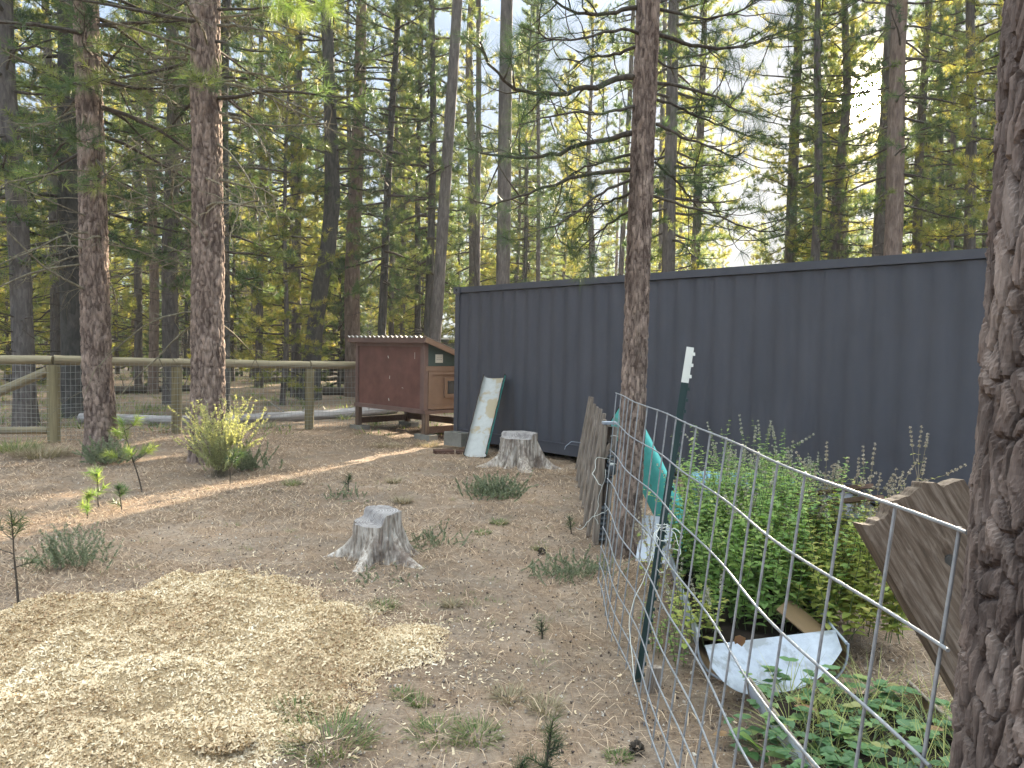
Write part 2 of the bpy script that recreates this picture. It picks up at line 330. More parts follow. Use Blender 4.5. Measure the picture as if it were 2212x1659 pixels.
# ---- measured trees (base pixel x, distance, proto, trunk scale, height scale, lean, label)
def U(px, Y): return A(px, 755, Y)[0]
key = [
 (52, 14.8, 0, .95, 1.0, (0, -.035), 'grey barked pine leaning left at the left edge of the photo, behind the wire fence'),
 (166, 16.8, 2, 1.75, 1.2, (0, .0), 'thick dark pine trunk just behind the fence, left of the nearest reddish pine'),
 (371, 20.7, 0, 1.05, 1.1, (0, -.02), 'dark curved pine between the two big reddish trunks, behind the middle fence post'),
 (482, 16.4, 2, .95, 1.0, (0, .0), 'thin dark pine hidden close behind the second reddish trunk'),
 (764, 25.0, 1, .95, 1.0, (0, .01), 'reddish pine directly behind the left end of the coop roof'),
 (818, 22.0, 2, .85, 1.1, (0, -.04), 'slim dark pine leaning left above the coop roof'),
 (846, 30.0, 3, .5, .8, (0, 0), 'very thin orange lit pine, left one of a close pair above the coop'),
 (866, 31.0, 3, .5, .85, (0, -.01), 'very thin orange lit pine, right one of a close pair above the coop'),
 (903, 25.0, 2, .75, 1.1, (0, .01), 'thin dark pine, left of the pair of straight trunks beside the container corner'),
 (917, 22.0, 2, .85, 1.2, (0, 0), 'straight dark pine, middle of the three trunks left of the container corner'),
 (931, 21.0, 5, .78, 1.1, (0, .045), 'pine leaning right, nearest of the three trunks left of the container corner'),
 (1031, 26.0, 5, .5, 1.1, (0, -.02), 'thin pine rising behind the left end of the container roof'),
 (1082, 21.0, 5, .95, 1.15, (0, 0), 'stout straight pine rising behind the container between its corner and the near pine'),
 (1165, 30.0, 5, .45, .9, (0, .03), 'slender pine leaning right behind the container, left of the near pine'),
 (1130, 34.0, 2, .8, 1.0, (0, .01), 'slender dark pine behind the container left of the near pine'),
 (1428, 31.0, 5, .55, 1.0, (0, .01), 'pale hazy pine just right of the near pine above the container'),
 (1795, 22.0, 3, .85, .72, (0, .0), 'short thick topped pine left of the sunlit trunk above the container'),
 (1884, 21.0, 5, .72, 1.1, (0, .0), 'grey pine half hidden behind the tall trunk beside the sun'),
 (1906, 18.5, 1, .80, 1.05, (0, .014), 'tall pine with the sun shining beside its trunk'),
 (2010, 28.0, 2, .8, 1.0, (0, .0), 'thin pine right of the sun, left of a pale pair above the container end'),
 (2045, 26.0, 3, .5, .9, (0, .01), 'thin pale pine right of the sun close to the near right trunk'),
 (1330, 26.0, 5, .45, 1.0, (0, .02), 'slim pine behind the container roof just left of the near pine'),
 (640, 24.0, 3, .7, 1.1, (0, 0), 'grey pine behind the fence left of the crooked dark trunk'),
 (560, 29.0, 0, .7, 1.1, (0, -.01), 'slim grey pine behind the fence right of the second reddish trunk'),
 (300, 27.0, 3, .6, 1.0, (0, 0), 'slim pine in the gap right of the nearest reddish pine'),
 (330, 24.5, 1, .55, .9, (0, 0), 'thin reddish pine left of the curved dark trunk'),
 (120, 21.0, 3, .6, .95, (0, .01), 'sun edged slim pine left of the thick dark trunk'),
 (1700, 23.0, 3, .8, .95, (0, 0), 'yellowish full crowned pine just right of the bright sky gap'),
 (1760, 19.5, 0, .62, .85, (0, .01), 'dark bushy pine above the container, left of the sun'),
 (1815, 27.0, 3, .7, .8, (0, 0), 'yellow green pine just left below the sun'),
 (1968, 22.0, 0, .75, 1.0, (0, -.01), 'bushy pine just right of the tall trunk beside the sun'),
 (2085, 20.5, 3, .7, .95, (0, .01), 'bushy pine above the right end of the container, beside the close trunk'),
 (2120, 27.0, 0, .8, 1.0, (0, 0), 'dark pine half hidden by the close plated trunk at right'),
]
for px, Y, pi, sr, sh, ln, lb in key:
    mid[pi].place(U(px, Y), Y, (px * 1.7) % 6.28, (sr, sh), lb, 'tree', None, ln)
# the crooked dark pine with its own trunk
e = empty('pine_tree', (0, 0, 0)); tag(e, 'crooked dark pine whose trunk bends right above the fence rail, left of the coop', 'tree')
pts = [A(672, 800, 23), A(676, 745, 23), A(683, 690, 23), A(692, 620, 23), A(708, 540, 23), A(718, 440, 23), A(716, 330, 23), A(712, 200, 23), A(706, 40, 23), A(704, -300, 23)]
pts = [(pts[0][0] - .05, 23, -.2)] + pts
R_ = [.30, .25, .23, .22, .23, .19, .17, .17, .16, .15, .06]
put_trunk(e, pts, R_, M['bark_dark'], n=18, nz=70, amp=.014, seed=5)
br, nd = pine_crown(61, 17, 6, 0, 2.2, 60, 22, .013, .17, 5)
for m_, nm, mt in ((br, 'branches', M['twig']), (nd, 'crown', M['needle'])):
    for v_ in m_.V: v_ += np.array([pts[6][0], 23, 0])
    m_.build(nm, mt, e)
# ---- the rest of the forest
r = np.random.default_rng(5); taken = [(U(k_[0], k_[1]), k_[1]) for k_ in key]; n_mid = n_far = 0
def free(x, y, dmin):
    if any((x - a) ** 2 + (y - b) ** 2 < dmin ** 2 for a, b in taken): return False
    u = x / y
    if abs((x + 4.2) * .68 - 0) < 0: return False
    # keep the container, coop, yard and the sky gap clear
    if y < 17 + max(0, .0 * x) and x > -12 and x < 6: return False
    if x > -3 and y < 18 - x * .4: return False
    if .245 < u < .335 and y < 62: return False
    if -.13 < u < -.06 and 40 < y < 56: return False
    su = (x * math.cos(SUN_AZ) - y * math.sin(SUN_AZ))       # lane that lets the low sun in
    if abs(su) < 1.0 and y > 8 and y < 75: return False
    if abs(su + 8.2) < 2.7 and (y < 34 or r.uniform() < .25): return False
    return True
tries = 0
while n_mid < 70 and tries < 6000:
    tries += 1; y = 17 + 25 * r.uniform() ** .8; x = r.uniform(-.72 * y - 4, .0) if r.uniform() < .42 else r.uniform(0, .72 * y + 5)
    if not free(x, y, 2.4): continue
    taken.append((x, y)); sc = r.uniform(.75, 1.15); n_mid += 1
    side_ = 'left' if x / y < -.12 else 'right'
    if side_ == 'left': lb, gp = 'pine of the open forest behind the fence, left of the container', 'pines in the forest behind the fence'
    else: lb, gp = 'pine of the forest standing behind the dark container', 'pines in the forest behind the container'
    mid[int(r.choice([0, 1, 2, 3, 4, 4]))].place(x, y, r.uniform(0, 6.28), (sc * r.uniform(.6, 1), sc), lb, 'tree', gp, (r.normal() * .012, r.normal() * .015))
tries = 0
while n_far < 95 and tries < 9000:
    tries += 1; y = 42 + 55 * r.uniform(); x = r.uniform(-.75 * y - 4, .75 * y + 5)
    if not free(x, y, 2.6): continue
    taken.append((x, y)); sc = r.uniform(.75, 1.1); n_far += 1
    far[int(r.integers(4))].place(x, y, r.uniform(0, 6.28), (sc * r.uniform(.8, 1.05), sc), 'small distant pine deep in the hazy forest', 'tree', 'distant pines deep in the forest')
n_y = 0
while n_y < 100:
    y = 26 + 52 * r.uniform(); x = r.uniform(-.72 * y - 2, (.05 if r.uniform() < .75 else .7) * y)
    if not free(x, y, 1.5): continue
    taken.append((x, y)); n_y += 1; sc = r.uniform(.6, 1.4)
    young[int(r.integers(3))].place(x, y, r.uniform(0, 6.28), sc, 'low bushy young pine growing among the trunks of the forest', 'young pine', 'young pines under the forest')
# far wood that reads as one mass
mbf = MB(); r2 = np.random.default_rng(77)
for i in range(190):
    y = r2.uniform(95, 128); x = r2.uniform(-.8 * y, .8 * y); H = r2.uniform(13, 21); n = 420; t = r2.uniform(0, 1, n) ** .95; z = H * (.01 + .99 * t)
    rr = 2.6 * (1 - t) ** .6 * np.sqrt(r2.uniform(0, 1, n)) + .1; az = r2.uniform(0, 6.28, n)
    Cp = np.stack([x + np.cos(az) * rr, y + np.sin(az) * rr, z], 1); D = np.stack([np.cos(az), np.sin(az), np.full(n, .3)], 1)
    needles(mbf, Cp, D, 5, .55, .14, .8, .4, r2); mbf.tube([(x, y, -.2), (x, y, H * .9)], [.2, .05], 5, 1, cap=False)
tag(mbf.build('far_woods', [M['needle'], M['bark_grey']]), 'hazy mass of pine forest at the far edge of the clearing', 'woods', None, 'stuff')
# ------------------------------------------------------------------ more materials
def container_paint():
    m, nt, b = base('charcoal_paint', .5, .45); n = noise(nt, coord(nt, (1, 1, .35)), 2.2, 5, .6); n2 = noise(nt, coord(nt), 7.0, 4, .6); n3 = noise(nt, coord(nt, (1, 1, .08)), 14, 4, .6)
    c = ramp(nt, n, [(.3, (.052, .053, .063)), (.7, (.072, .072, .083))]); c = mix(nt, math_(nt, 'MULTIPLY', n3, .35), c, (.080, .079, .087)); setc(nt, b, c)
    nt.links.new(math_(nt, 'ADD', math_(nt, 'MULTIPLY', n2, .25), .38), b.inputs['Roughness']); bump(nt, b, noise(nt, coord(nt), 3.5, 3, .5), .35, .02); return m
M['cont'] = container_paint()
M['redply'] = paint('red_brown_plywood', (.19, .085, .062), .6, .35, .35, .002); M['trim'] = paint('brown_trim', (.19, .115, .09), .65, .25)
M['tan'] = paint('tan_brown_door', (.25, .155, .10), .65, .15); M['green'] = paint('grey_green_panel', (.055, .085, .072), .65, .2)
M['dark'] = paint('dark_window_and_hole', (.012, .014, .016), .15, .1, .6); M['plate'] = paint('cream_plate', (.62, .60, .50), .6, .08); M['grey'] = paint('grey_print', (.12, .12, .12), .7, .1)
M['legwood'] = woodmat('leg_wood', [(.10, .065, .045), (.17, .115, .08), (.24, .17, .12)], 2, .85, 50)
M['boardwood'] = woodmat('board_wood', [(.085, .05, .035), (.13, .08, .055), (.19, .125, .09)], 0, .85, 50)
M['block'] = paint('concrete_block', (.27, .255, .215), .95, .35, .1, .006); M['brick'] = paint('paver', (.13, .075, .055), .95, .4, .1, .006)
M['roofmetal'] = paint('pale_corrugated_roof', (.55, .52, .47), .45, .25, .5); M['galv'] = paint('galvanised_steel', (.40, .43, .48), .42, .25, .6)
def galv():
    m, nt, b = base('galvanised_wire', .45, .5); b.inputs['Metallic'].default_value = .35; n = noise(nt, coord(nt), 30, 3); setc(nt, b, ramp(nt, n, [(.3, (.21, .215, .22)), (.7, (.37, .375, .38))])); return m
M['wire'] = galv(); M['thinwire'] = paint('dull_wire', (.30, .30, .26), .5, .2)
M['pole'] = woodmat('pressure_treated_pole', [(.13, .11, .06), (.24, .20, .105), (.36, .29, .16)], 2, .8, 30)
M['rail'] = woodmat('rail_pole', [(.17, .14, .085), (.29, .24, .145), (.42, .35, .22)], 0, .8, 30)
M['weather'] = woodmat('weathered_wood', [(.10, .078, .06), (.25, .20, .155), (.42, .36, .29)], 2, .85, 60, .004)
def stumpmat():
    m, nt, b = base('bleached_stump', .85, .2); v = coord(nt, (34, 34, 2.6)); n = noise(nt, v, 1.0, 6, .68, .5); n2 = noise(nt, coord(nt), 5, 4)
    c = ramp(nt, n, [(.32, (.07, .05, .036)), (.45, (.30, .25, .20)), (.64, (.56, .50, .43))]); c = mix(nt, ramp(nt, n2, [(.5, (0, 0, 0)), (.66, (1, 1, 1))]), c, (.16, .12, .095)); setc(nt, b, c); bump(nt, b, n, .9, .012); return m
M['stump'] = stumpmat()
def cutmat():
    m, nt, b = base('stump_cut', .85, .2); n = noise(nt, coord(nt), 3, 2); wv = N(nt, 'TexWave', {'Vector': coord(nt), 'Scale': 14.0, 'Distortion': 3.0, 'Detail': 3.0}, wave_type='RINGS', rings_direction='Z')
    c = ramp(nt, wv.outputs['Fac'], [(0, (.20, .18, .165)), (1, (.36, .33, .31))]); c = mix(nt, ramp(nt, noise(nt, coord(nt), 12, 4), [(.45, (0, 0, 0)), (.7, (1, 1, 1))]), c, (.15, .13, .12)); setc(nt, b, c); bump(nt, b, wv.outputs['Fac'], .5, .004); return m
M['cut'] = cutmat()
def enamel(name, col, rust, s=5.0, th=.56):
    m, nt, b = base(name, .5, .4); n = noise(nt, coord(nt), s, 6, .6, .3); n2 = noise(nt, coord(nt), s * 4, 4, .6)
    c = ramp(nt, n2, [(.3, tuple(x * .8 for x in col)), (.7, col)]); c = mix(nt, ramp(nt, n, [(th, (0, 0, 0)), (th + .06, (1, 1, 1))]), c, rust); setc(nt, b, c); bump(nt, b, n2, .3, .003); return m
M['teal'] = enamel('teal_enamel', (.10, .50, .43), (.12, .30, .24), 5, .58); M['cream'] = enamel('cream_enamel', (.42, .42, .39), (.33, .27, .17), 2.2, .50)
M['rim'] = paint('rusted_edge', (.06, .045, .035), .9, .4); M['silver'] = enamel('white_sheet', (.35, .38, .42), (.22, .235, .24), 6, .54); M['tansheet'] = paint('tan_sheet', (.17, .11, .055), .6, .2)
M['bluetub'] = paint('light_blue_tub', (.22, .42, .52), .5, .2)
M['log'] = woodmat('bleached_log', [(.16, .13, .115), (.36, .33, .31), (.56, .54, .52)], 0, .85, 22); M['logdark'] = woodmat('dark_log', [(.05, .04, .03), (.10, .08, .06), (.17, .14, .11)], 0, .9, 22)
M['soil'] = paint('dark_soil', (.035, .026, .02), .95, .4, .1, .01)
# ------------------------------------------------------------------ shipping container
CY = math.atan2(-.734, .679); CL, CWd, CH = 12.19, 2.44, 2.59
ce = empty('shipping_container', (-1.0, 13.25, .10), CY); tag(ce, 'long charcoal corrugated steel shipping container along the right side of the yard', 'container')
def corr(L, per, d, flat, n_lat=None):
    xs_ = []; off = []; x = 0
    for i in range(int(L / per) + 1):
        for dx, o_ in ((0, 0), (flat, 0), (flat * 1.55, d * .5), (flat * 2.0, d), (flat * 2.0 + (per - 3.0 * flat), d), (per - flat * .5, d * .5)):
            if x + dx < L: xs_.append(x + dx); off.append(o_)
        x += per
    xs_.append(L); off.append(0); return np.array(xs_), np.array(off)
def panel_mb(L, z0, z1, y0, sgn=1, dents=True, seed=4):
    xs_, off = corr(L, .278, .021, .07); zz = np.linspace(z0, z1, 40); X, Z = np.meshgrid(xs_, zz); O = np.tile(off, (40, 1))
    if dents:
        q = np.random.default_rng(seed)
        for _ in range(26): cx, cz, a_ = q.uniform(.3, L), q.choice([q.uniform(1.7, 2.25), q.uniform(.15, .5), q.uniform(.3, 2.3)]), q.uniform(.004, .012); O = O + a_ * np.exp(-(((X - cx) / .07) ** 2 + ((Z - cz) / .06) ** 2))
        O = O + (fbm(np.stack([X * .9, Z * .9, X * 0], -1), 8, 3) - .5) * .012
    V = np.stack([X, y0 + sgn * O, Z], -1).reshape(-1, 3); nx_ = len(xs_); i_ = (np.arange(39)[:, None] * nx_ + np.arange(nx_ - 1)[None]).ravel()
    m_ = MB(); m_.add(V, np.stack([i_, i_ + 1, i_ + nx_ + 1, i_ + nx_], 1), 0, True); return m_
for nm, y0, sg in (('side_panel', .022, 1), ('side_panel', CWd - .022, -1)):
    o = panel_mb(CL - .22, .165, CH - .105, y0, sg).build(nm, M['cont'], ce); o.location = (.11, 0, 0)
e2 = panel_mb(CWd - .22, .165, CH - .105, .02, 1, False).build('end_panel', M['cont'], ce); e2.rotation_euler = (0, 0, rad(90)); e2.location = (.06, .11, 0)
for y in (.035, CWd - .035):
    MB().box((CL / 2, y, CH - .05), (CL - .24, .066, .094)).build('top_rail', M['cont'], ce)
    MB().box((CL / 2, y, .075), (CL - .24, .05, .155)).box((CL / 2, y + (.0 if y < 1 else 0), .16), (CL - .24, .062, .012)).build('bottom_rail', M['cont'], ce)
for x in (.055, CL - .055):
    MB().box((x, CWd / 2, CH - .06), (.09, CWd - .24, .11)).build('end_header', M['cont'], ce); MB().box((x, CWd / 2, .08), (.09, CWd - .24, .14)).build('end_sill', M['cont'], ce)
    for y in (.06, CWd - .06):
        MB().box((x, y, CH / 2), (.106, .118, CH - .24)).build('corner_post', M['cont'], ce)
        for z in (.057, CH - .057):
            cst = MB().box((x, y, z), (.165, .165, .114)); f_ = cst.build('corner_casting', M['cont'], ce)
            ys_ = y - .084 if y < 1 else y + .084; mm = MB().tube([(x, ys_, z), (x, ys_ + (.004 if y < 1 else -.004), z)], [.03, .03], 12); mm.build('lashing_hole_shade', M['dark'], f_)  # solid dark disc stands in for the shade inside the hole
rf = MB(); xs_, off = corr(CL - .2, .30, .022, .075); V = np.stack([np.tile(xs_ + .1, 2), np.repeat([.07, CWd - .07], len(xs_)), np.tile(CH - .022 + off, 2)], 1); n_ = len(xs_); i_ = np.arange(n_ - 1); rf.add(V, np.stack([i_, i_ + 1, i_ + n_ + 1, i_ + n_], 1), 0, True); rf.build('roof', M['cont'], ce)
MB().box((CL / 2, CWd / 2, .13), (CL - .24, CWd - .14, .03)).build('floor', M['legwood'], ce)
# ------------------------------------------------------------------ coop
co = empty('chicken_coop', (-1.53, 13.65, 0), math.atan2(-1.55, 1.57)); tag(co, 'red brown wooden coop on stilts with sloping corrugated roof, left of the dark container', 'coop')
CW_, CD = 2.2, 1.3; X0 = -CW_; zf, sl_ = 1.72, -.33
def rz_(y): return zf + sl_ * y
MB().box(((X0) / 2, .03, (.54 + zf) / 2), (CW_ - .2, .02, zf - .54)).build('front_panel', M['redply'], co)
sc_m = MB(); [sc_m.box((X0 * .5 + a_, .0185, b_), (c_, .002, d_), 0, Matrix.Rotation(e_, 3, 'Y')) for a_, b_, c_, d_, e_ in ((.0, 1.08, .012, .06, .1), (-.02, .66, .018, .05, -.3), (-.05, 1.46, .02, .05, -.5), (.75, 1.5, .008, .12, .0), (.4, .9, .05, .006, .2))]; sc_m.build('paint_scratches', M['plate'], co)
t = MB().box((X0 + .045, .022, 1.12), (.085, .05, 1.18)).build('corner_trim', M['trim'], co); MB().box((-.115, .02, 1.12), (.085, .05, 1.18)).build('corner_trim', M['trim'], co); MB().box((-.035, .0, 1.12), (.075, .09, 1.2)).build('corner_trim', M['trim'], co)
MB().box((X0 / 2 - .0, .012, .505), (CW_ + .02, .07, .075)).build('bottom_trim', M['trim'], co); MB().box((X0 / 2, .016, 1.70), (CW_ - .02, .045, .08)).build('upper_trim', M['trim'], co)
MB().box((X0 / 2, -.085, 1.775), (CW_ + .22, .035, .085)).build('fascia', M['trim'], co); MB().bar((.095, -.10, 1.79), (.095, CD + .12, 1.79 + sl_ * (CD + .22)), .035, .09).build('barge_board', M['tan'], co)
MB().bar((X0 - .095, -.10, 1.79), (X0 - .095, CD + .12, 1.79 + sl_ * (CD + .22)), .035, .09).build('barge_board', M['tan'], co)
MB().box((X0 / 2, CD / 2, .53), (CW_ - .05, CD - .08, .03)).build('floor', M['boardwood'], co)
sp = MB(); y_ = np.array([.05, CD]); V = []
for xx in (-.012, -.03):
    V += [(xx, .05, 1.32), (xx, CD, 1.32), (xx, CD, rz_(CD) + .03), (xx, .05, rz_(.05) + .03)]
quad = [[0, 1, 2, 3], [7, 6, 5, 4], [0, 4, 5, 1], [1, 5, 6, 2], [2, 6, 7, 3], [3, 7, 4, 0]]; sp.add(V, quad); o_up = sp.build('gable_panel', M['green'], co)
pl = MB().box((-.004, .30, 1.455), (.012, .17, .15)).build('vent_plate', M['plate'], co)
pr = MB()
for zz_, row in ((1.478, (-.05, -.03, -.005, .03, .05)), (1.438, (-.055, -.04, -.02, 0, .02, .04, .055))):
    for q in row: pr.box((.0035, .30 + q, zz_), (.002, .012, .006))
pr.build('printed_marks', M['grey'], pl)
MB().box((-.02, CD / 2, 1.275), (.05, CD, .085)).build('door_lintel', M['tan'], co)
dr = MB().box((-.035, CD / 2 + .03, .89), (.02, CD - .12, .66)).build('door', M['tan'], co)
d_ = MB().box((-.018, .10, .89), (.03, .075, .68)).box((-.018, CD - .04, .89), (.03, .075, .68)).box((-.0185, CD / 2 + .03, 1.20), (.028, CD - .215, .07)).box((-.0185, CD / 2 + .03, .575), (.028, CD - .215, .07)); d_.build('door_frame', M['tan'], dr)
wf = MB().box((-.005, .47, .93), (.03, .06, .36)).box((-.005, .83, .93), (.03, .06, .36)).box((-.0045, .65, 1.08), (.028, .30, .06)).box((-.0045, .65, .78), (.028, .30, .06)).build('window', M['tan'], dr); MB().box((-.02, .65, .93), (.01, .3, .24)).build('pane', M['dark'], dr)
MB().box((-.02, CD / 2, .49), (.05, CD, .06)).build('side_sill', M['trim'], co)
MB().box((X0 + .02, CD / 2, .95), (.02, CD - .1, .83)).build('side_panel', M['redply'], co); MB().box((X0 / 2, CD - .02, .93), (CW_ - .1, .02, .80)).build('back_panel', M['redply'], co)
rf = MB(); n_ = 17 * 8 + 1; u = np.linspace(0, 17, n_); tri = np.abs((u % 1) - .5) * 2; xx = X0 - .10 + (CW_ + .2) * u / 17; z = .022 * np.cos(u * 2 * np.pi)
ya, yb = -.13, CD + .15; top = np.stack([np.tile(xx, 2), np.repeat([ya, yb], n_), np.concatenate([1.845 + z, 1.845 + sl_ * (yb - ya) + z])], 1); i_ = np.arange(n_ - 1)
rf.add(top, np.stack([i_, i_ + 1, i_ + n_ + 1, i_ + n_], 1), 0, True); rf.add(top - [0, 0, .004], np.stack([i_ + n_, i_ + n_ + 1, i_ + 1, i_], 1), 0, True); rf.build('roof', M['roofmetal'], co)
for x in (X0 + .06, -.05):
    for y in (.04, CD - .05): MB().box((x, y, .30), (.10, .09, .40)).build('leg', M['legwood'], co)
MB().box((X0 + .06, CD / 2, .19), (.04, CD - .18, .12)).build('brace_board', M['boardwood'], co); MB().box((-.05, CD / 2, .17), (.04, CD - .18, .12)).build('brace_board', M['boardwood'], co); MB().box((X0 / 2, CD - .05, .23), (CW_ - .22, .04, .13)).build('brace_board', M['boardwood'], co)
def cinder(x, y, z, rz, label, dims=(.40, .19, .10), group='concrete blocks of the yard'):
    a_, b_, h_ = dims; m_ = MB(); t_ = .032
    m_.box((0, -b_ / 2 + t_ / 2, h_ / 2), (a_, t_, h_)).box((0, b_ / 2 - t_ / 2, h_ / 2), (a_, t_, h_))
    for q in (-a_ / 2 + t_ / 2, 0, a_ / 2 - t_ / 2): m_.box((q, 0, h_ / 2), (t_, b_ - 2 * t_, h_ - .004))
    o = m_.build('concrete_block', M['block']); o.location = (x, y, z); o.rotation_euler = rz; return tag(o, label, 'concrete block', group)
def cw(lx, ly): v = Matrix.Rotation(co.rotation_euler.z, 3, 'Z') @ Vector((lx, ly, 0)); return v.x - 1.53, v.y + 13.65
a_ = co.rotation_euler.z
for lx, ly, lb in ((X0 + .10, .04, 'low concrete block under the front left leg of the coop'), (-.03, .04, 'low concrete block under the front right leg of the coop'), (X0 + .1, CD - .05, 'concrete block under the back left leg of the coop'), (-.03, CD - .05, 'concrete block under the back right leg, hidden behind the container edge')):
    x, y = cw(lx, ly); cinder(x, y, .195, (rad(90), 0, a_), lb, (.40, .19, .19)) if False else cinder(x, y, .0, (0, 0, a_), lb, (.42, .20, .10))
x, y, _ = G(985, 972); cinder(x, y + .1, .06, (0, 0, CY + .1), 'upright concrete block beside the container corner, next to the leaning trough', (.40, .19, .22))
x, y, _ = G(975, 980)
for i, (dx, dy, rz2, lb) in enumerate(((-.12, 0, .1, 'flat red brown paver on the ground left of the upright concrete block'), (.22, -.02, -.15, 'flat brown paver under the upright concrete block'))):
    o = MB().box((0, 0, .03), (.30, .2, .06)).build('paver', M['brick']); o.location = (x + dx, y + dy, 0); o.rotation_euler = (0, 0, rz2 + .2); tag(o, lb, 'paver', 'pavers by the container')
# ------------------------------------------------------------------ pole and wire fence
P1 = np.array([-7.4, 12.4]); P3 = np.array([-3.95, 15.0]); P2 = np.array([-6.0, 13.75]); P0 = P1 - np.array([2.0, .3]); P4 = P3 + (P3 - P2) * 1.25 + np.array([.3, .35])
fe = empty('rail_fence', (0, 0, 0)); tag(fe, 'round pole rail fence with wire mesh, running behind the big trunks to the coop', 'fence')
hs = {0: 1.32, 1: 1.33, 2: 1.30, 3: 1.27, 4: 1.25}
FP = [P0 - (P1 - P0), P0, P1, P2, P3, P4, P4 + (P4 - P3)]; HH = [1.32, 1.32, 1.34, 1.30, 1.27, 1.25, 1.24]
for i, (p, h) in enumerate(zip(FP, HH)):
    q = np.array([[p[0], p[1], z_] for z_ in np.linspace(-.25, h - .08, 12)]); q[:, :2] += (np.random.default_rng(i).normal(size=(12, 2))) * .003
    MB().tube(q, .098 if i in (2,) else .088, 16).build('post', M['pole'], fe)
for i in range(len(FP) - 1):
    a = np.array([*FP[i], HH[i]]); b = np.array([*FP[i + 1], HH[i + 1]]); q = np.linspace(a, b, 14) + np.random.default_rng(i + 9).normal(size=(14, 3)) * .0035; d_ = b - a; L = np.linalg.norm(d_)
    V, Fq, _ = tube_np(np.stack([np.linspace(.005, L - .005, 14), q[:, 1] * 0 + (q - np.linspace(a, b, 14))[:, 1], (q - np.linspace(a, b, 14))[:, 2]], 1), np.linspace(.078, .070, 14), 16)
    m_ = MB().tube(np.stack([np.linspace(.005, L - .005, 14), (q - np.linspace(a, b, 14))[:, 1], (q - np.linspace(a, b, 14))[:, 2]], 1), np.linspace(.078, .070, 14), 16)
    o = m_.build('rail', M['rail'], fe); o.location = a; o.rotation_euler = (0, -math.asin(d_[2] / L), math.atan2(d_[1], d_[0]))
a = np.array([*(FP[2]), 1.2]); b = np.array([*(FP[1]), .25]); d_ = b - a; L = np.linalg.norm(d_)
o = MB().tube([(x_, 0, 0) for x_ in np.linspace(.09, L, 8)], .075, 16).build('diagonal_brace', M['rail'], fe); o.location = a; o.rotation_euler = (0, -math.asin(d_[2] / L), math.atan2(d_[1], d_[0]))
a = np.array([*(FP[2]), .2]); b = np.array([*(FP[1]), .2]); d_ = b - a; L = np.linalg.norm(d_)
o = MB().tube([(x_, 0, 0) for x_ in np.linspace(.09, L, 8)], .06, 16).build('bottom_brace', M['rail'], fe); o.location = a; o.rotation_euler = (0, 0, math.atan2(d_[1], d_[0]))
wm = MB()
for i in range(len(FP) - 1):
    a, b = FP[i], FP[i + 1]; L = np.linalg.norm(b - a); off_ = np.array([(b - a)[1], -(b - a)[0]]) / L * .09
    if off_[1] > 0: off_ = -off_
    for k in range(int(L / .075)):
        p = a + (b - a) * k * .075 / L + off_; wm.tube([(p[0], p[1], .0), (p[0] + .002 * math.sin(k), p[1], HH[i] - .04)], .0026, 3, cap=False)
    for zz_ in np.concatenate([np.arange(.04, .6, .075), np.arange(.62, 1.28, .105)]):
        q = np.linspace(a + off_, b + off_, 9); wm.tube(np.column_stack([q, zz_ + np.sin(np.arange(9) * 1.7 + zz_ * 9) * .008]), .0028, 3, cap=False)
wm.build('wire_mesh', M['thinwire'], fe)
# ------------------------------------------------------------------ logs and house beyond
def log(a, b, r0, r1, mat, label, seed=0, stubs=5, name='fallen_log'):
    a = np.array(a, float); b = np.array(b, float); L = np.linalg.norm(b - a); q = np.random.default_rng(seed); n_ = 24; x = np.linspace(0, L, n_)
    P = np.stack([x, (fbm(np.stack([x * .5, x * 0, x * 0], 1), seed, 2) - .5) * .35, (fbm(np.stack([x * .7, x * 0 + 4, x * 0], 1), seed, 2) - .5) * .06], 1); R = np.linspace(r0, r1, n_) * (1 + q.normal(size=n_) * .05)
    m_ = MB().tube(P, R, 12)
    for _ in range(stubs):
        k = q.integers(2, n_ - 1); d = q.normal(size=3); d[2] = abs(d[2]); m_.tube(limb(P[k], d, q.uniform(.2, .9), q, 0, .2, 5), np.linspace(.022, .006, 5), 5)
    o = m_.build(name, mat); o.location = a; o.rotation_euler = (0, -math.asin((b - a)[2] / L), math.atan2((b - a)[1], (b - a)[0])); return tag(o, label, 'log', 'fallen logs beyond the fence')
log(G(170, 905, .1), G(515, 912, .1), .11, .10, M['log'], 'bleached grey log on the ground behind the fence, left of the middle post', 1, 3)
log(G(500, 908, .12), G(860, 884, .12), .10, .13, M['log'], 'long white bleached log lying behind the fence and running behind the coop', 2, 6)
log(G(230, 843, .15), G(420, 838, .15), .13, .10, M['logdark'], 'dark rotting log behind the fence between the two big reddish trunks', 3, 4)
log(G(560, 822, .15), G(760, 815, .15), .14, .10, M['logdark'], 'dark log deep behind the fence, left of the coop', 4, 4)
log(G(700, 845, .15), G(900, 850, .15), .14, .12, M['logdark'], 'dark log lying behind the fence beside the coop corner', 5, 3)
log(G(20, 815, .15), G(150, 822, .15), .16, .12, M['logdark'], 'dark log at the far left of the forest floor beyond the fence', 6, 4)
log(G(255, 948, .03), G(225, 960, .03), .02, .02, M['log'], 'short pale stick of wood on the ground at the foot of the fence', 8, 0, 'wood_piece')
he = empty('house'); he.location = (A(990, 755, 48)[0], 48, 0); he.rotation_euler = (0, 0, rad(20)); tag(he, 'distant pale green house with white metal roof, seen between coop and container', 'house')
MB().box((1.8, 3, 1.2), (6, 5, 2.6)).build('wall', M['green'], he)
rr_ = MB(); V = [(-1.6, .2, 2.3), (5.2, .2, 2.3), (5.2, 3, 4.0), (-1.6, 3, 4.0), (-1.6, 5.8, 2.3), (5.2, 5.8, 2.3)]; V = V + [(a, b, c - .12) for a, b, c in V]
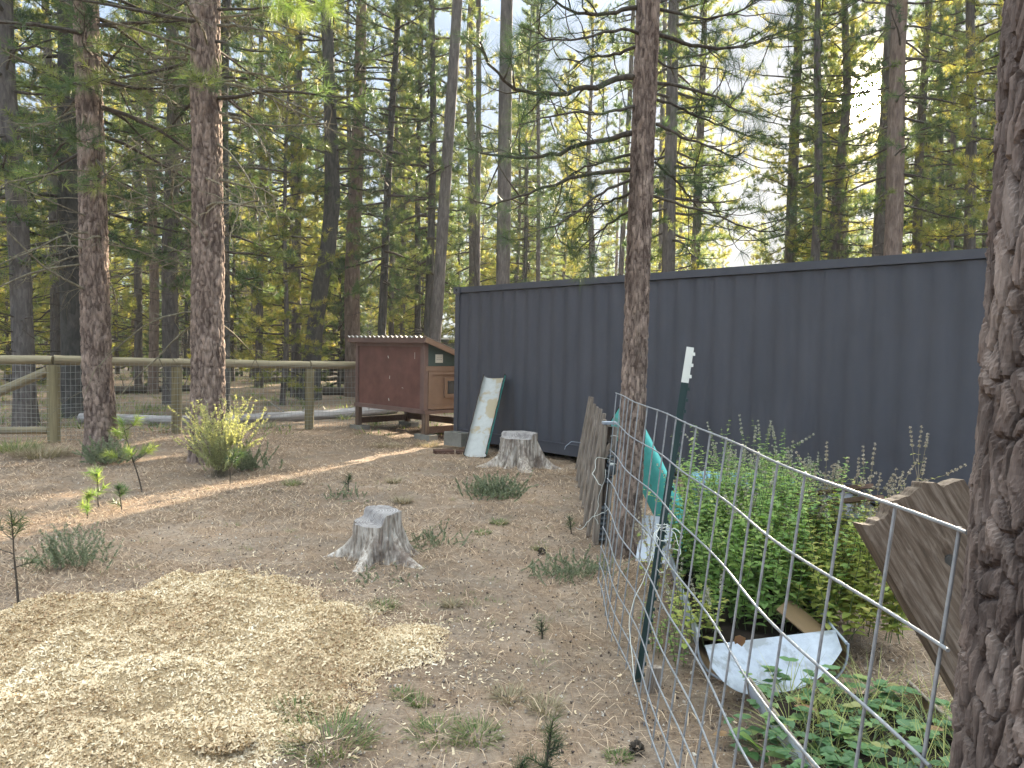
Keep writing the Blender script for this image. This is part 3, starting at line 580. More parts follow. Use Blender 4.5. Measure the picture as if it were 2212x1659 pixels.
rr_.add(V, [[0, 1, 2, 3], [3, 2, 5, 4], [7, 6, 9, 8], [8, 9, 10, 11], [0, 6, 7, 1], [4, 5, 11, 10]])
for x_ in np.arange(-1.5, 5.2, .45): rr_.bar((x_, .2, 2.33), (x_, 3, 4.03), .04, .04)
rr_.build('roof', M['roofmetal'], he)
gb = MB(); gb.add([(-1.2, .5, 2.5), (-1.2, 5.5, 2.5), (-1.2, 3, 4.0)], [[0, 1, 2]]); gb.build('gable', M['green'], he)
# ------------------------------------------------------------------ near pines
def big_tree(name, label, pts, R, bark, n, nz, amp, cell, seed, limbs, fl=.35, fh=.35, lobes=5, ew=.35):
    e = empty(name); tag(e, label, 'tree'); x0, y0 = pts[0][0], pts[0][1]; e.location = (x0, y0, 0)
    P = np.array(pts) - np.array([x0, y0, 0]); put_trunk(e, P, R, bark, n=n, nz=nz, amp=amp, cell=cell, seed=seed, flare=fl, fh=fh, lobes=lobes, ew=ew, sm=(n < 400))
    return e, x0, y0
def deadlimb(br, P, R0, r, subn=6, bend=.8, L0=.5):
    n_ = len(P); br.tube(P, np.linspace(R0, R0 * .25, n_), 6, cap=True)
    for s in range(subn):
        i = int(r.integers(1, n_ - 1)); d = P[i + 1] - P[i] if i < n_ - 1 else P[i] - P[i - 1]; d = d / np.linalg.norm(d); L = L0 * r.uniform(.5, 1.4)
        Q = limb(P[i], d * .5 + r.normal(size=3) * .6 + np.array([0, 0, -.15]), L, r, bend * 1.6, .22, 9); br.tube(Q, np.linspace(R0 * .35, .002, 9), 4, cap=False)
        for _ in range(3):
            j = int(r.integers(2, 8)); Q2 = limb(Q[j], r.normal(size=3) + np.array([0, 0, -.5]), L * r.uniform(.2, .55), r, bend, .25, 6); br.tube(Q2, np.linspace(R0 * .16, .0015, 6), 3, cap=False)
r = np.random.default_rng(31)
# nearest reddish pine at left
T = [A(224, 975, 11.0), A(210, 800, 11.0), A(205, 650, 11.0), A(202, 500, 11.0), A(198, 330, 11.0), A(190, 150, 11.0), A(186, 0, 11.0), A(180, -300, 11.0), A(176, -900, 11.0)]; T[0] = (T[0][0], 11.0, -.12)
e, x0, y0 = big_tree('pine_tree', 'nearest big reddish pine at left, standing in front of the wire fence', T, [.20, .185, .178, .17, .155, .14, .125, .11, .08], M['bark_red'], 110, 520, .016, (.05, .13), 3, None, .42, .28)
br = MB()
for k in range(30):
    z = r.uniform(2.2, 6.2); az = r.uniform(0, 6.28); deadlimb(br, limb((0.0, 0, z), (math.cos(az), math.sin(az) * .8, r.uniform(-.1, .25)), r.uniform(.9, 2.6), r, .6, .14, 9), r.uniform(.008, .02), r, 6)
br.build('dead_branches', M['lichen'], e)
b2, nd = pine_crown(301, 16, 4.2, 0, 2.6, 80, 34, .0075, .19, 6)
for m_, nm, mt in ((b2, 'branches', M['twig']), (nd, 'crown', M['needle'])): [v_.__iadd__(np.array([-.1, 0, 0])) for v_ in m_.V]; m_.build(nm, mt, e)
# second reddish pine
T = [A(450, 1005, 10.7), A(449, 850, 10.7), A(449, 700, 10.7), A(449, 500, 10.7), A(447, 300, 10.7), A(444, 100, 10.7), A(442, -60, 10.7), A(440, -400, 10.7), A(438, -900, 10.7)]; T[0] = (T[0][0], 10.7, -.12)
e, x0, y0 = big_tree('pine_tree', 'biggest reddish pine, rising behind the yellow green bush left of centre', T, [.225, .215, .205, .195, .185, .178, .17, .15, .1], M['bark_red'], 120, 560, .017, (.052, .14), 8, None, .25, .25)
br = MB()
for k in range(34):
    z = r.uniform(1.9, 6.3); az = r.uniform(0, 6.28); deadlimb(br, limb((0.0, 0, z), (math.cos(az), math.sin(az) * .8, r.uniform(-.1, .25)), r.uniform(.9, 2.9), r, .55, .14, 9), r.uniform(.010, .024), r, 7)
def plimb(br, pix, Ys, R0, org, n=14, rr_=r):
    P = np.array([A(px, py, y) for (px, py), y in zip(pix, Ys)]) - np.array([org[0], org[1], 0]); P = resample(P, n); P[1:-1] += rr_.normal(size=(n - 2, 3)) * R0 * .35; return P
for pix in ([(470, 55), (520, 58), (580, 66), (640, 80)], [(470, 178), (520, 186), (566, 197), (632, 226), (700, 245)], [(476, 243), (533, 263), (560, 293), (576, 340)], [(476, 388), (515, 400), (560, 405), (600, 430)], [(420, 50), (370, 40), (317, 27), (233, 7)], [(420, 127), (350, 128), (283, 127)], [(420, 187), (385, 185), (350, 180), (320, 172)], [(424, 373), (395, 395), (366, 410), (316, 427)]):
    P = plimb(br, pix, np.linspace(10.65, 10.65 + r.uniform(-1, .6), len(pix)), .022, (x0, y0)); deadlimb(br, P, .022, r, 9)
br.build('dead_branches', M['lichen'], e)
b2, nd = pine_crown(302, 18, 4.9, 0, 3.0, 76, 34, .0075, .19, 6)
P = plimb(b2, [(470, -30), (540, -45), (610, -25), (680, 5)], [10.6, 10.0, 9.4, 9.0], .03, (x0, y0)); b2.tube(P, np.linspace(.03, .01, 14), 6)
tc = np.array([A(px, py, 9.2 + .1 * (i % 4)) for i, (px, py) in enumerate([(575, -5), (600, 12), (625, 20), (645, 32), (662, 38), (690, 22), (712, 8), (720, 32), (680, -8), (640, -2), (655, 18), (610, -10), (595, 30), (702, -5)])]) - np.array([x0, y0, 0])
nl_ = MB(); needles(nl_, tc, np.array([[.3, -.1, -.35]] * len(tc)), 110, .21, .0028, .9, .5, r)
for c_ in tc: b2.tube(limb(P[int(r.integers(5, 13))], c_ - P[8], .1, r, n=3), .004, 3, cap=False)
nl_.build('lit_needles', M['needle_young'], e)  # sunlit look of these tufts painted in with a brighter needle colour
for m_, nm, mt in ((b2, 'branches', M['twig']), (nd, 'crown', M['needle'])): m_.build(nm, mt, e)
# centre pine in front of the container
CYT = 6.2
T = [A(1352, 1210, CYT), A(1356, 1100, CYT), A(1364, 950, CYT), A(1371, 780, CYT), A(1377, 600, CYT), A(1385, 400, CYT), A(1393, 200, CYT), A(1400, 0, CYT), A(1406, -300, CYT), A(1416, -1100, CYT), A(1424, -1900, CYT)]; T[0] = (T[0][0], CYT, -.15)
e, x0, y0 = big_tree('pine_tree', 'slender pine with long needled branches standing right in front of the container', T, [.112, .101, .094, .090, .088, .085, .079, .074, .066, .05, .03], M['bark_red'], 110, 640, .0085, (.028, .085), 12, None, .25, .3)
org = (x0, y0); br = MB(); NC = []; ND = []
left = [([(1373, 167), (1331, 170), (1287, 187), (1247, 197), (1211, 205), (1171, 202), (1121, 200), (1094, 183), (1071, 160), (1051, 140), (1041, 110), (1037, 90)], -.5, .026),
 ([(1371, 287), (1304, 300), (1257, 313), (1214, 328), (1184, 340), (1137, 342), (1071, 338), (1021, 328), (1004, 320)], .4, .024),
 ([(1364, 367), (1304, 370), (1237, 383), (1187, 403), (1137, 420), (1097, 433), (1047, 453)], -.2, .020),
 ([(1384, 13), (1347, 20), (1317, 27), (1284, 35), (1237, 27), (1197, 3), (1150, -30)], -.3, .02), ([(1382, 100), (1354, 107), (1304, 125), (1277, 120), (1251, 133), (1200, 128)], .3, .016),
 ([(1367, 333), (1321, 343), (1271, 357), (1237, 373), (1204, 400), (1180, 440)], .5, .013), ([(1361, 390), (1331, 400), (1287, 423), (1257, 450), (1200, 490), (1160, 500)], -.4, .013),
 ([(1361, 417), (1321, 433), (1284, 457), (1240, 500)], .3, .012), ([(1384, 75), (1340, 60), (1290, 75), (1240, 90), (1190, 85), (1130, 60)], -.9, .014),
 ([(1371, 450), (1320, 480), (1270, 520), (1235, 560)], .6, .012), ([(1374, 230), (1340, 235), (1300, 250), (1250, 240), (1180, 255), (1120, 270)], -.9, .014)]
right = [([(1424, 20), (1475, 32), (1518, 42), (1565, 32), (1598, 28), (1618, 13), (1640, -10)], -.4, .014), ([(1422, 75), (1475, 93), (1515, 103), (1575, 103), (1618, 97), (1651, 83), (1681, 70), (1721, 57)], .1, .018),
 ([(1418, 180), (1460, 182), (1508, 197), (1551, 213), (1588, 240), (1618, 247), (1665, 255)], -.3, .015), ([(1417, 215), (1455, 225), (1495, 247), (1541, 267), (1585, 283), (1625, 297), (1648, 283)], .5, .012),
 ([(1417, 268), (1474, 295), (1531, 317), (1588, 340), (1610, 325)], -.2, .014), ([(1415, 350), (1447, 377), (1474, 403), (1500, 440), (1520, 470)], .3, .012), ([(1407, 423), (1474, 443), (1508, 453), (1575, 477), (1621, 497), (1661, 505), (1688, 493)], -.6, .013),
 ([(1424, 5), (1465, -10), (1510, -20), (1560, -40)], .6, .012), ([(1420, 130), (1450, 150), (1500, 140), (1560, 150), (1600, 170)], .7, .010)]
for pix, dy, R0 in left + right:
    P = plimb(br, pix, CYT + np.linspace(0, dy, len(pix)), R0, org, 18); br.tube(P, np.linspace(R0, R0 * .3, 18), 7); L = np.linalg.norm(P[-1] - P[0])
    ns = int(5 + L * 4)
    for s in range(ns):
        i = int(17 * (.28 + .72 * (s + .5) / ns)); i = min(i, 16); d = nrm(P[i + 1] - P[i]); dd = d * .5 + r.normal(size=3) * np.array([.4, .8, .55]); dd[2] += .12
        Q = limb(P[i], dd, r.uniform(.2, .55), r, .5, .14, 7, lift=1.3); br.tube(Q, np.linspace(R0 * .3 + .001, .0025, 7), 4, cap=False)
        NC.append(Q[-1]); ND.append(Q[-1] - Q[-2])
        if r.uniform() < .3: NC.append(Q[-2]); ND.append(Q[-1] - Q[-3])
        if r.uniform() < .5:
            Q2 = limb(Q[3], r.normal(size=3) + np.array([0, 0, .3]), r.uniform(.12, .3), r, .2, .15, 5, lift=.8); br.tube(Q2, np.linspace(.004, .002, 5), 3, cap=False); NC.append(Q2[-1]); ND.append(Q2[-1] - Q2[-2])
    NC += [P[-1], P[-2]]; ND += [P[-1] - P[-2]] * 2
br.build('branches', M['twig'], e)
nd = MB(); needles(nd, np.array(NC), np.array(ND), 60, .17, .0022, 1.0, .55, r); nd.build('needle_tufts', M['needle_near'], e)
b2, nd = pine_crown(303, 15, 5.2, 0, 2.4, 56, 34, .0075, .19, 6)
for m_, nm, mt in ((b2, 'upper_branches', M['twig']), (nd, 'crown', M['needle'])): [v_.__iadd__(np.array([.2, 0, 0])) for v_ in m_.V]; m_.build(nm, mt, e)
# right foreground trunk
RT = (.955, 1.16)
def rx(z): return RT[0] - .05 + .028 * z * 1.0
T = [(RT[0] - .075, RT[1], -.1), (RT[0] - .055, RT[1], .4), (RT[0] - .03, RT[1], 1.0), (RT[0] - .008, RT[1], 1.6), (RT[0] - .004, RT[1], 2.2), (RT[0] + .0, RT[1], 3.4), (RT[0] + .05, RT[1], 5.5), (RT[0] + .06, RT[1], 9)]
e, x0, y0 = big_tree('pine_tree', 'close plated bark pine trunk filling the right edge of the photo', T, [.200, .198, .196, .190, .185, .178, .165, .12], M['bark_near'], 460, 1500, .011, (.030, .085), 21, None, .06, .3, 5, .16)
b2, nd = pine_crown(304, 17, 6.5, 0, 2.6, 40, 24, .009, .19, 6)
for m_, nm, mt in ((b2, 'branches', M['twig']), (nd, 'crown', M['needle'])): [v_.__iadd__(np.array([.1, 0, 0])) for v_ in m_.V]; m_.build(nm, mt, e)
# ------------------------------------------------------------------ stumps
def stump(px, py, rt, h, roots, label, seed, step, rz):
    x, y, _ = G(px, py); na, nz = 220, 70; a = np.linspace(0, 2 * np.pi, na, endpoint=False); t = np.linspace(0, 1, nz)[:, None]; q = np.random.default_rng(seed)
    base_r = rt * (1 + .12 * np.sin(2 * a + seed) + .05 * np.sin(5 * a + 1))
    ext = np.zeros(na)
    for ra, rl, rw in roots:
        dd = np.angle(np.exp(1j * (a - ra))); ext = np.maximum(ext, rl * np.exp(-(dd / rw) ** 2))
    gr = (fbm(np.stack([np.cos(a)[None] * 9 + 0 * t, np.sin(a)[None] * 5 + 0 * t, t * 1.6 + 0 * a[None]], -1), seed, 4) - .5) * .085 + (vn(np.stack([np.cos(a)[None] * 26 + 0 * t, np.sin(a)[None] * 26 + 0 * t, t * .6 + 0 * a[None]], -1), seed + 3) - .5) * .014
    zt = h * (1 - step(base_r * np.cos(a) / rt, base_r * np.sin(a) / rt)); z = t * zt[None] - .05 * (1 - t)
    f = (1 - t); rr = base_r[None] * (1 + .10 * f) + ext[None] * (f ** 2.2 * .7 + f ** 8 * .7) * 1.2 + base_r[None] * .12 * f ** 2.0 * (1 - ext[None] * 1.5) + gr * (1 + 1.5 * f)
    # the roots sink as they spread
    V = np.stack([rr * np.cos(a), rr * np.sin(a), z - .0 * f], -1); m_ = MB(); j = np.arange(na); j2 = (j + 1) % na; i = np.arange(nz - 1)[:, None] * na
    m_.add(V.reshape(-1, 3), np.stack([i + j, i + j2, i + na + j2, i + na + j], -1).reshape(-1, 4), 0, True); 
    e = empty('tree_stump', (x, y, g1(x, y) - .01), rz); tag(e, label, 'stump'); m_.build('wood', M['stump'], e)
    top = MB(); rg = np.linspace(1, 0, 12)[:, None]; VT = np.stack([V[-1, :, 0] * rg, V[-1, :, 1] * rg, (V[-1, :, 2] * 1.0) * np.ones_like(rg) + .0], -1)
    VT[..., 2] = h * (1 - step(VT[..., 0] / rt, VT[..., 1] / rt)) + (fbm(np.stack([VT[..., 0] * 30, VT[..., 1] * 30, VT[..., 0] * 0], -1), seed, 2) - .5) * .012
    VT[0, :, 2] = V[-1, :, 2]; i = np.arange(11)[:, None] * na; top.add(VT.reshape(-1, 3), np.stack([i + j, i + j2, i + na + j2, i + na + j], -1).reshape(-1, 4), 0, False); top.build('cut_face', M['cut'], e)
    return e
sA = lambda X_, Y_: .24 / (1 + np.exp(-22 * (-.85 * X_ - .5 * Y_ - .12)))
stump(812, 1196, .19, .38, [(rad(192), .40, .10), (rad(262), .34, .17), (rad(322), .32, .14), (rad(20), .2, .2), (rad(110), .2, .2)], 'nearer grey weathered tree stump with spreading roots, beside the wood shavings', 4, sA, 0)
sB = lambda X_, Y_: .16 / (1 + np.exp(-22 * (-.6 * X_ - .8 * Y_ - .18)))
stump(1120, 1006, .24, .47, [(rad(200), .38, .17), (rad(282), .36, .22), (rad(338), .32, .15), (rad(60), .2, .2), (rad(130), .2, .2), (rad(240), .2, .10)], 'farther and larger grey tree stump standing before the dark container', 9, sB, 0)
# ------------------------------------------------------------------ troughs
def trough(name, a, b, wd, dp, face, mats, label, cat='trough', seed=0, closed=(False, False), jag=.012, flat=.6):
    """half pipe shell between a and b; face = direction the open side looks"""
    a = np.array(a, float); b = np.array(b, float); d = b - a; L = np.linalg.norm(d); d /= L; f = np.array(face, float); f -= d * np.dot(f, d); f /= np.linalg.norm(f); s = np.cross(d, f)
    nu, nv = 40, 26; u = np.linspace(0, 1, nu)[:, None]; th = np.linspace(-1, 1, nv)[None]; ang = th * np.pi / 2
    jg = (fbm(np.stack([u * 9 + 0 * th, np.sign(th) + 0 * u, 0 * u + 0 * th], -1), seed, 3) - .5) * jag * 2 * (np.abs(th) > .98)
    def shell(k):
        X = np.sign(np.sin(ang)) * np.abs(np.sin(ang)) ** flat * (wd / 2 - k); Z = -np.cos(ang) ** flat * (dp - k) + jg
        return a + (u * L)[..., None] * d + X[..., None] * s + (Z + dp)[..., None] * f
    e = empty(name, tuple(a)); tag(e, label, cat); m_ = MB(); o_, i_ = shell(0), shell(.008); idx = (np.arange(nu - 1)[:, None] * nv + np.arange(nv - 1)[None]).ravel(); q = np.stack([idx, idx + 1, idx + nv + 1, idx + nv], 1)
    m_.add((o_ - a).reshape(-1, 3), q, 0, True); m_.build('outer_shell', mats[0], e); m_ = MB(); m_.add((i_ - a).reshape(-1, 3), q[:, ::-1], 0, True); m_.build('inner_lining', mats[1], e)
    m_ = MB()
    for line in (i_[:, 0], i_[:, -1]): m_.tube((line - a) + f * .0, .008, 6)
    for k in (0, nu - 1): m_.tube(o_[k] - a, .006, 5)
    m_.build('rim', mats[2], e)
    for k, on in zip((0, nu - 1), closed):
        if on:
            ring = (o_[k] - a); c_ = ring.mean(0); m_ = MB(); V = np.vstack([ring, [c_]]); m_.add(V, [[i, i + 1, nv] for i in range(nv - 1)] + [[nv - 1, 0, nv]]); m_.build('end_plate', mats[3], e)
    return e
M['lining'] = M['cream']
e = trough('leaning_trough', np.array(G(1030, 991)) + [0, 0, .02], A(1072, 818, 12.32), .37, .11, (-.35, -.9, .45), (M['teal'], M['lining'], M['rim']), 'half pipe trough, green outside and stained cream inside, leaning on the container', seed=3, jag=.02)
e = trough('leaning_trough', (1.42, 5.95, .0), (.93, 6.85, 1.10), .40, .055, (.5, .75, .55), (M['teal'], M['lining'], M['rim']), 'teal half pipe trough leaning diagonally behind the slender near pine', seed=6, jag=.015)
# ------------------------------------------------------------------ wood shavings pile
M['shav'] = leafmat('wood_shavings', [(0, (.40, .27, .155)), (.3, (.62, .48, .30)), (.75, (.78, .64, .43)), (1, (.86, .76, .57))], .15, .7, (1.1, 1.0, .8), .15)
def shavb():
    m, nt, b = base('packed_shavings', .9, .1); a = noise(nt, coord(nt, (60, 190, 90)), 1.0, 5, .7, 2.0); c = noise(nt, coord(nt, (190, 60, 90)), 1.0, 5, .7, 2.0); h = math_(nt, 'MAXIMUM', a, c)
    k = ramp(nt, h, [(.40, (.26, .16, .08)), (.52, (.58, .42, .24)), (.64, (.80, .63, .40))]); setc(nt, b, mix(nt, math_(nt, 'MULTIPLY', noise(nt, coord(nt), 3, 4), .4), k, (.66, .47, .26))); bump(nt, b, h, 1.0, .02); return m
M['shavbase'] = shavb()
poly = np.array([G(*p)[:2] for p in [(-330, 1400), (-160, 1345), (0, 1335), (100, 1303), (250, 1292), (370, 1264), (440, 1252), (500, 1243), (560, 1244), (640, 1260), (690, 1290), (760, 1300), (800, 1330), (830, 1352), (890, 1346), (955, 1385), (930, 1420), (870, 1440), (805, 1470), (770, 1520), (650, 1545), (600, 1600), (480, 1680), (420, 1780), (200, 1850), (-100, 1850), (-500, 1750)]])
def pdist(X, Y):
    best = np.full(X.shape, 1e9); inside = np.zeros(X.shape, bool); n = len(poly)
    for i in range(n):
        a, b = poly[i], poly[(i + 1) % n]; d = b - a; t = np.clip(((X - a[0]) * d[0] + (Y - a[1]) * d[1]) / (d @ d), 0, 1)
        best = np.minimum(best, np.hypot(X - a[0] - t * d[0], Y - a[1] - t * d[1])); c = (a[1] > Y) != (b[1] > Y)
        xi = (b[0] - a[0]) * (Y - a[1]) / ((b[1] - a[1]) if b[1] != a[1] else 1e-9) + a[0]; inside ^= c & (X < xi)
    return np.where(inside, best, -best)
def pileh(X, Y):
    d = pdist(X, Y) + (vn(np.stack([X * 5, Y * 5, X * 0], -1), 41) - .5) * .22; s = np.clip(d / .8, 0, 1); h = .13 * (1 - (1 - s) ** 2.2)
    lump = (fbm(np.stack([X * 3.2, Y * 3.2, X * 0], -1), 42, 3) - .45) * .24 + (fbm(np.stack([X * 13, Y * 13, X * 0], -1), 43, 2) - .5) * .08
    return h + lump * np.clip(d / .3, 0, 1), d
PXs, PYs = np.meshgrid(np.arange(-5.6, .2, .03), np.arange(2.0, 6.2, .03)); ph, pd = pileh(PXs, PYs); Z = gz(PXs, PYs) + ph - .03 * (pd < .05) - .05 * (pd < -.02)
nx_ = PXs.shape[1]; ny_ = PXs.shape[0]; i_ = (np.arange(ny_ - 1)[:, None] * nx_ + np.arange(nx_ - 1)[None]).ravel(); keep = pd.ravel()[i_] > -.06
mb = MB(); q = np.stack([i_, i_ + 1, i_ + nx_ + 1, i_ + nx_], 1)[keep]; mb.add(np.stack([PXs, PYs, Z], -1).reshape(-1, 3), q, 0, True)
r = np.random.default_rng(51)
# curled shaving: strip bent over three segments
def curl(n3, bend):
    t = np.linspace(0, 1, n3 + 1); ang = bend * (t - .5); return np.array([[s * .5, (np.sin(a) / bend) if bend else tt, (1 - np.cos(a)) / bend if bend else 0] for tt, a in zip(t, ang) for s in (-1, 1)]), np.array([[2 * i, 2 * i + 1, 2 * i + 3, 2 * i + 2] for i in range(n3)])
def flakes(mb, X, Y, Zb, smin, smax, m, tilt=.6):
    n = len(X); D = r.normal(size=(n, 3)); D[:, 2] *= tilt; Up = r.normal(size=(n, 3)) * .5 + np.array([0, 0, 1]); x, y, z = frame(D, nrm(Up), r)
    for k, bend in enumerate((1.2, 2.6, .3)):
        s = np.arange(n) % 3 == k; T, Fc = curl(2, bend); ln = r.uniform(smin, smax, s.sum()); V, Fn = inst(T, Fc, np.stack([X[s], Y[s], Zb[s] + ln * .12], 1), x[s], y[s], -z[s] if k == 1 else z[s], np.stack([ln * r.uniform(.13, .42, s.sum()), ln, ln], 1))
        pt = fbm(np.stack([X[s] * 2.3, Y[s] * 2.3, X[s] * 0], 1), 88, 3); mb.add(V, Fn, m, True, np.repeat(np.clip(r.uniform(0, 1, s.sum()) * .75 + (pt - .42) * 1.1, 0, 1), len(Fc)))
n = 330000; X = r.uniform(-5.0, .1, n); Y = 2.1 + 4.0 * r.uniform(0, 1, n) ** 1.15; h, d = pileh(X, Y); k = (d > -.05) & (X > -.80 * Y - .5); X, Y, h = X[k], Y[k], h[k]
flakes(mb, X, Y, gz(X, Y) + h + .001, .009, .027, 1)
tag(mb.build('wood_shavings_pile', [M['shavbase'], M['shav']]), 'low spread out mound of pale yellow wood shavings at the lower left', 'wood shavings', None, 'stuff')
mb = MB(); n = 70000; X = r.uniform(-5, 1.2, n); Y = 2.2 + 5 * r.uniform(0, 1, n) ** 1.2; h, d = pileh(X, Y); k = (d < 0) & (r.uniform(size=n) < np.exp(d / .22) * .75 + .005); X, Y = X[k], Y[k]
flakes(mb, X, Y, gz(X, Y) + .002, .010, .032, 0, .3); tag(mb.build('scattered_shavings', M['shav']), 'pale wood chips scattered on the dirt around the shavings mound', 'wood chips', None, 'stuff')
# clods of shavings
for i, (px, py, s) in enumerate(((640, 1590, .07), (480, 1625, .10), (300, 1330, .05))):
    x, y, _ = G(px, py); mb = MB(); nn = 1600; v = nrm(r.normal(size=(nn, 3))) * [s * 1.3, s, s * .35] * r.uniform(.85, 1.05, (nn, 1)); hh, _d = pileh(np.array([x]), np.array([y])); zc = g1(x, y) + hh[0] + s * .10
    flakes(mb, v[:, 0], v[:, 1], v[:, 2], .014, .034, 1, 1); a = np.linspace(0, 2 * np.pi, 20, endpoint=False)
    mb.tube([(0, 0, -s * .4), (0, 0, -s * .2), (0, 0, s * .12), (0, 0, s * .28)], [s * .7, s * .95, s * .85, s * .35], 14, 0)
    o = mb.build('shavings_clod', [M['shavbase'], M['shav']]); o.location = (x, y, zc); tag(o, ('caked clod of shavings standing up near the bottom edge of the mound', 'largest caked clod of shavings at the bottom edge of the photo', 'small clump of shavings on the back slope of the mound')[i], 'clod', 'caked clods in the shavings')
# ------------------------------------------------------------------ ground litter
M['litter'] = leafmat('needle_litter', [(0, (.11, .065, .04)), (.5, (.32, .22, .14)), (1, (.64, .49, .33))], .1, .8, (1, 1, 1), .1)
M['grit'] = leafmat('grit', [(0, (.06, .045, .04)), (.5, (.24, .19, .15)), (1, (.62, .56, .47))], 0, .9, (1, 1, 1), .1)
mb = MB(); n = 180000; Y = 1.6 + 14.5 * r.uniform(0, 1, n) ** 1.35; X = r.uniform(-1, 1, n) * (.80 * Y + .8); den = fbm(np.stack([X * 1.1, Y * 1.1, X * 0], -1), 61, 3); h, d = pileh(X, Y)
k = (d < .06) & (r.uniform(size=n) < np.clip((den - .30) * 3, .15, 1)); X, Y = X[k], Y[k]; n = len(X); a = r.uniform(0, 6.28, n); D = np.stack([np.cos(a), np.sin(a), r.normal(size=n) * .10], 1)
T = np.array([[-.5, -.5, 0], [.5, -.5, 0], [.5, 0, .02], [-.5, 0, .02], [.15, .5, 0], [-.15, .5, 0]]); Fc = [[0, 1, 2, 3], [3, 2, 4, 5]]; x, y, z = frame(D, np.array([0, 0, 1.]), r)
wd = (.0015 + .00030 * Y) * r.uniform(.7, 1.4, n); V, Fn = inst(T, Fc, np.stack([X, Y, gz(X, Y) + .010 + r.uniform(0, .012, n)], 1), x, y, z, np.stack([wd, r.uniform(.05, .17, n), np.ones(n)], 1)); mb.add(V, Fn, 0, False, np.repeat(r.uniform(0, 1, n), 2))
tag(mb.build('needle_litter', M['litter']), 'brown fallen pine needles covering the bare dirt of the yard', 'needle litter', None, 'stuff')
mb = MB(); n = 42000; Y = 1.6 + 9 * r.uniform(0, 1, n) ** 1.4; X = r.uniform(-1, 1, n) * (.80 * Y + .8); h, d = pileh(X, Y); k = d < 0; X, Y = X[k], Y[k]; n = len(X)
T = np.array([[1, 0, 0], [-.5, .9, 0], [-.6, -.8, 0], [.1, .1, 1], [0, 0, -.6]]); Fc = [[0, 1, 3], [1, 2, 3], [2, 0, 3], [1, 0, 4], [2, 1, 4], [0, 2, 4]]; x, y, z = frame(r.normal(size=(n, 3)), None, r)
V, Fn = inst(T, Fc, np.stack([X, Y, gz(X, Y) + .006], 1), x, y, z, r.uniform(.0015, .007, n) * (r.uniform(size=n) ** 2 * 1.4 + .6)); mb.add(V, Fn, 0, False, np.repeat(r.uniform(0, 1, n) ** 1.5, 6))
tag(mb.build('grit', M['grit']), 'small pale grit and pebbles on the bare dirt', 'grit', None, 'stuff')
# cones and sticks
for i, (px, py) in enumerate(((1170, 1190), (1375, 1630))):
    x, y, _ = G(px, py); m_ = MB(); v = nrm(r.normal(size=(90, 3))); T = np.array([[-.5, 0, 0], [.5, 0, 0], [.3, 1, .1], [-.3, 1, .1]]); X_, Y_, Z_ = frame(v + np.array([0, .3, 0]), None, r); V, Fn = inst(T, [[0, 1, 2, 3]], v * [.018, .026, .018], X_, Y_, Z_, np.full(90, .016)); m_.add(V, Fn, 0)
    o = m_.build('pine_cone', M['twig']); o.location = (x, y, g1(x, y) + .02); tag(o, 'small brown pine cone lying on the dirt', 'pine cone', 'pine cones on the ground')
# ------------------------------------------------------------------ grass tufts, saplings, bushes
M['grass'] = leafmat('grass_blades', [(0, (.08, .14, .04)), (.5, (.15, .20, .07)), (1, (.32, .28, .15))], .4, .6)
M['drygrass'] = leafmat('dry_grass', [(0, (.20, .16, .09)), (1, (.38, .32, .2))], .3, .7, (1, 1, .8)); M['sage'] = leafmat('grey_green_leaves', [(0, (.17, .20, .12)), (1, (.34, .36, .23))], .25, .7, (1, 1.1, .7), .1)
M['yellowbush'] = leafmat('yellow_twigs', [(0, (.30, .32, .17)), (1, (.52, .51, .31))], .45, .6, (1.1, 1.1, .5))
BT = np.array([[-.5, 0, 0], [.5, 0, 0], [.35, .5, .06], [-.35, .5, .06], [0, 1, .25]])
def blades(mb, C_, n, rad_, L, w, r, up=1.2, m=0, tone=(0, 1)):
    a = r.uniform(0, 6.28, n); q = rad_ * np.sqrt(r.uniform(0, 1, n)); O = np.stack([C_[0] + np.cos(a) * q, C_[1] + np.sin(a) * q, np.full(n, C_[2])], 1); D = np.stack([np.cos(a), np.sin(a), up + r.normal(size=n) * .4], 1) + r.normal(size=(n, 3)) * .3
    D = nrm(D); X, Y, Z = frame(D, np.array([0, 0, 1.]), r); S = np.stack([np.full(n, w), L * r.uniform(.5, 1.1, n), -L * r.uniform(.3, 1.3, n)], 1); tn = r.uniform(*tone, n)
    V, Fn = inst(BT, [[0, 1, 2, 3]], O, X, Y, Z, S); mb.add(V, Fn, m, True, tn); V, Fn = inst(BT, [[3, 2, 4]], O, X, Y, Z, S); mb.add(V, Fn, m, True, tn)
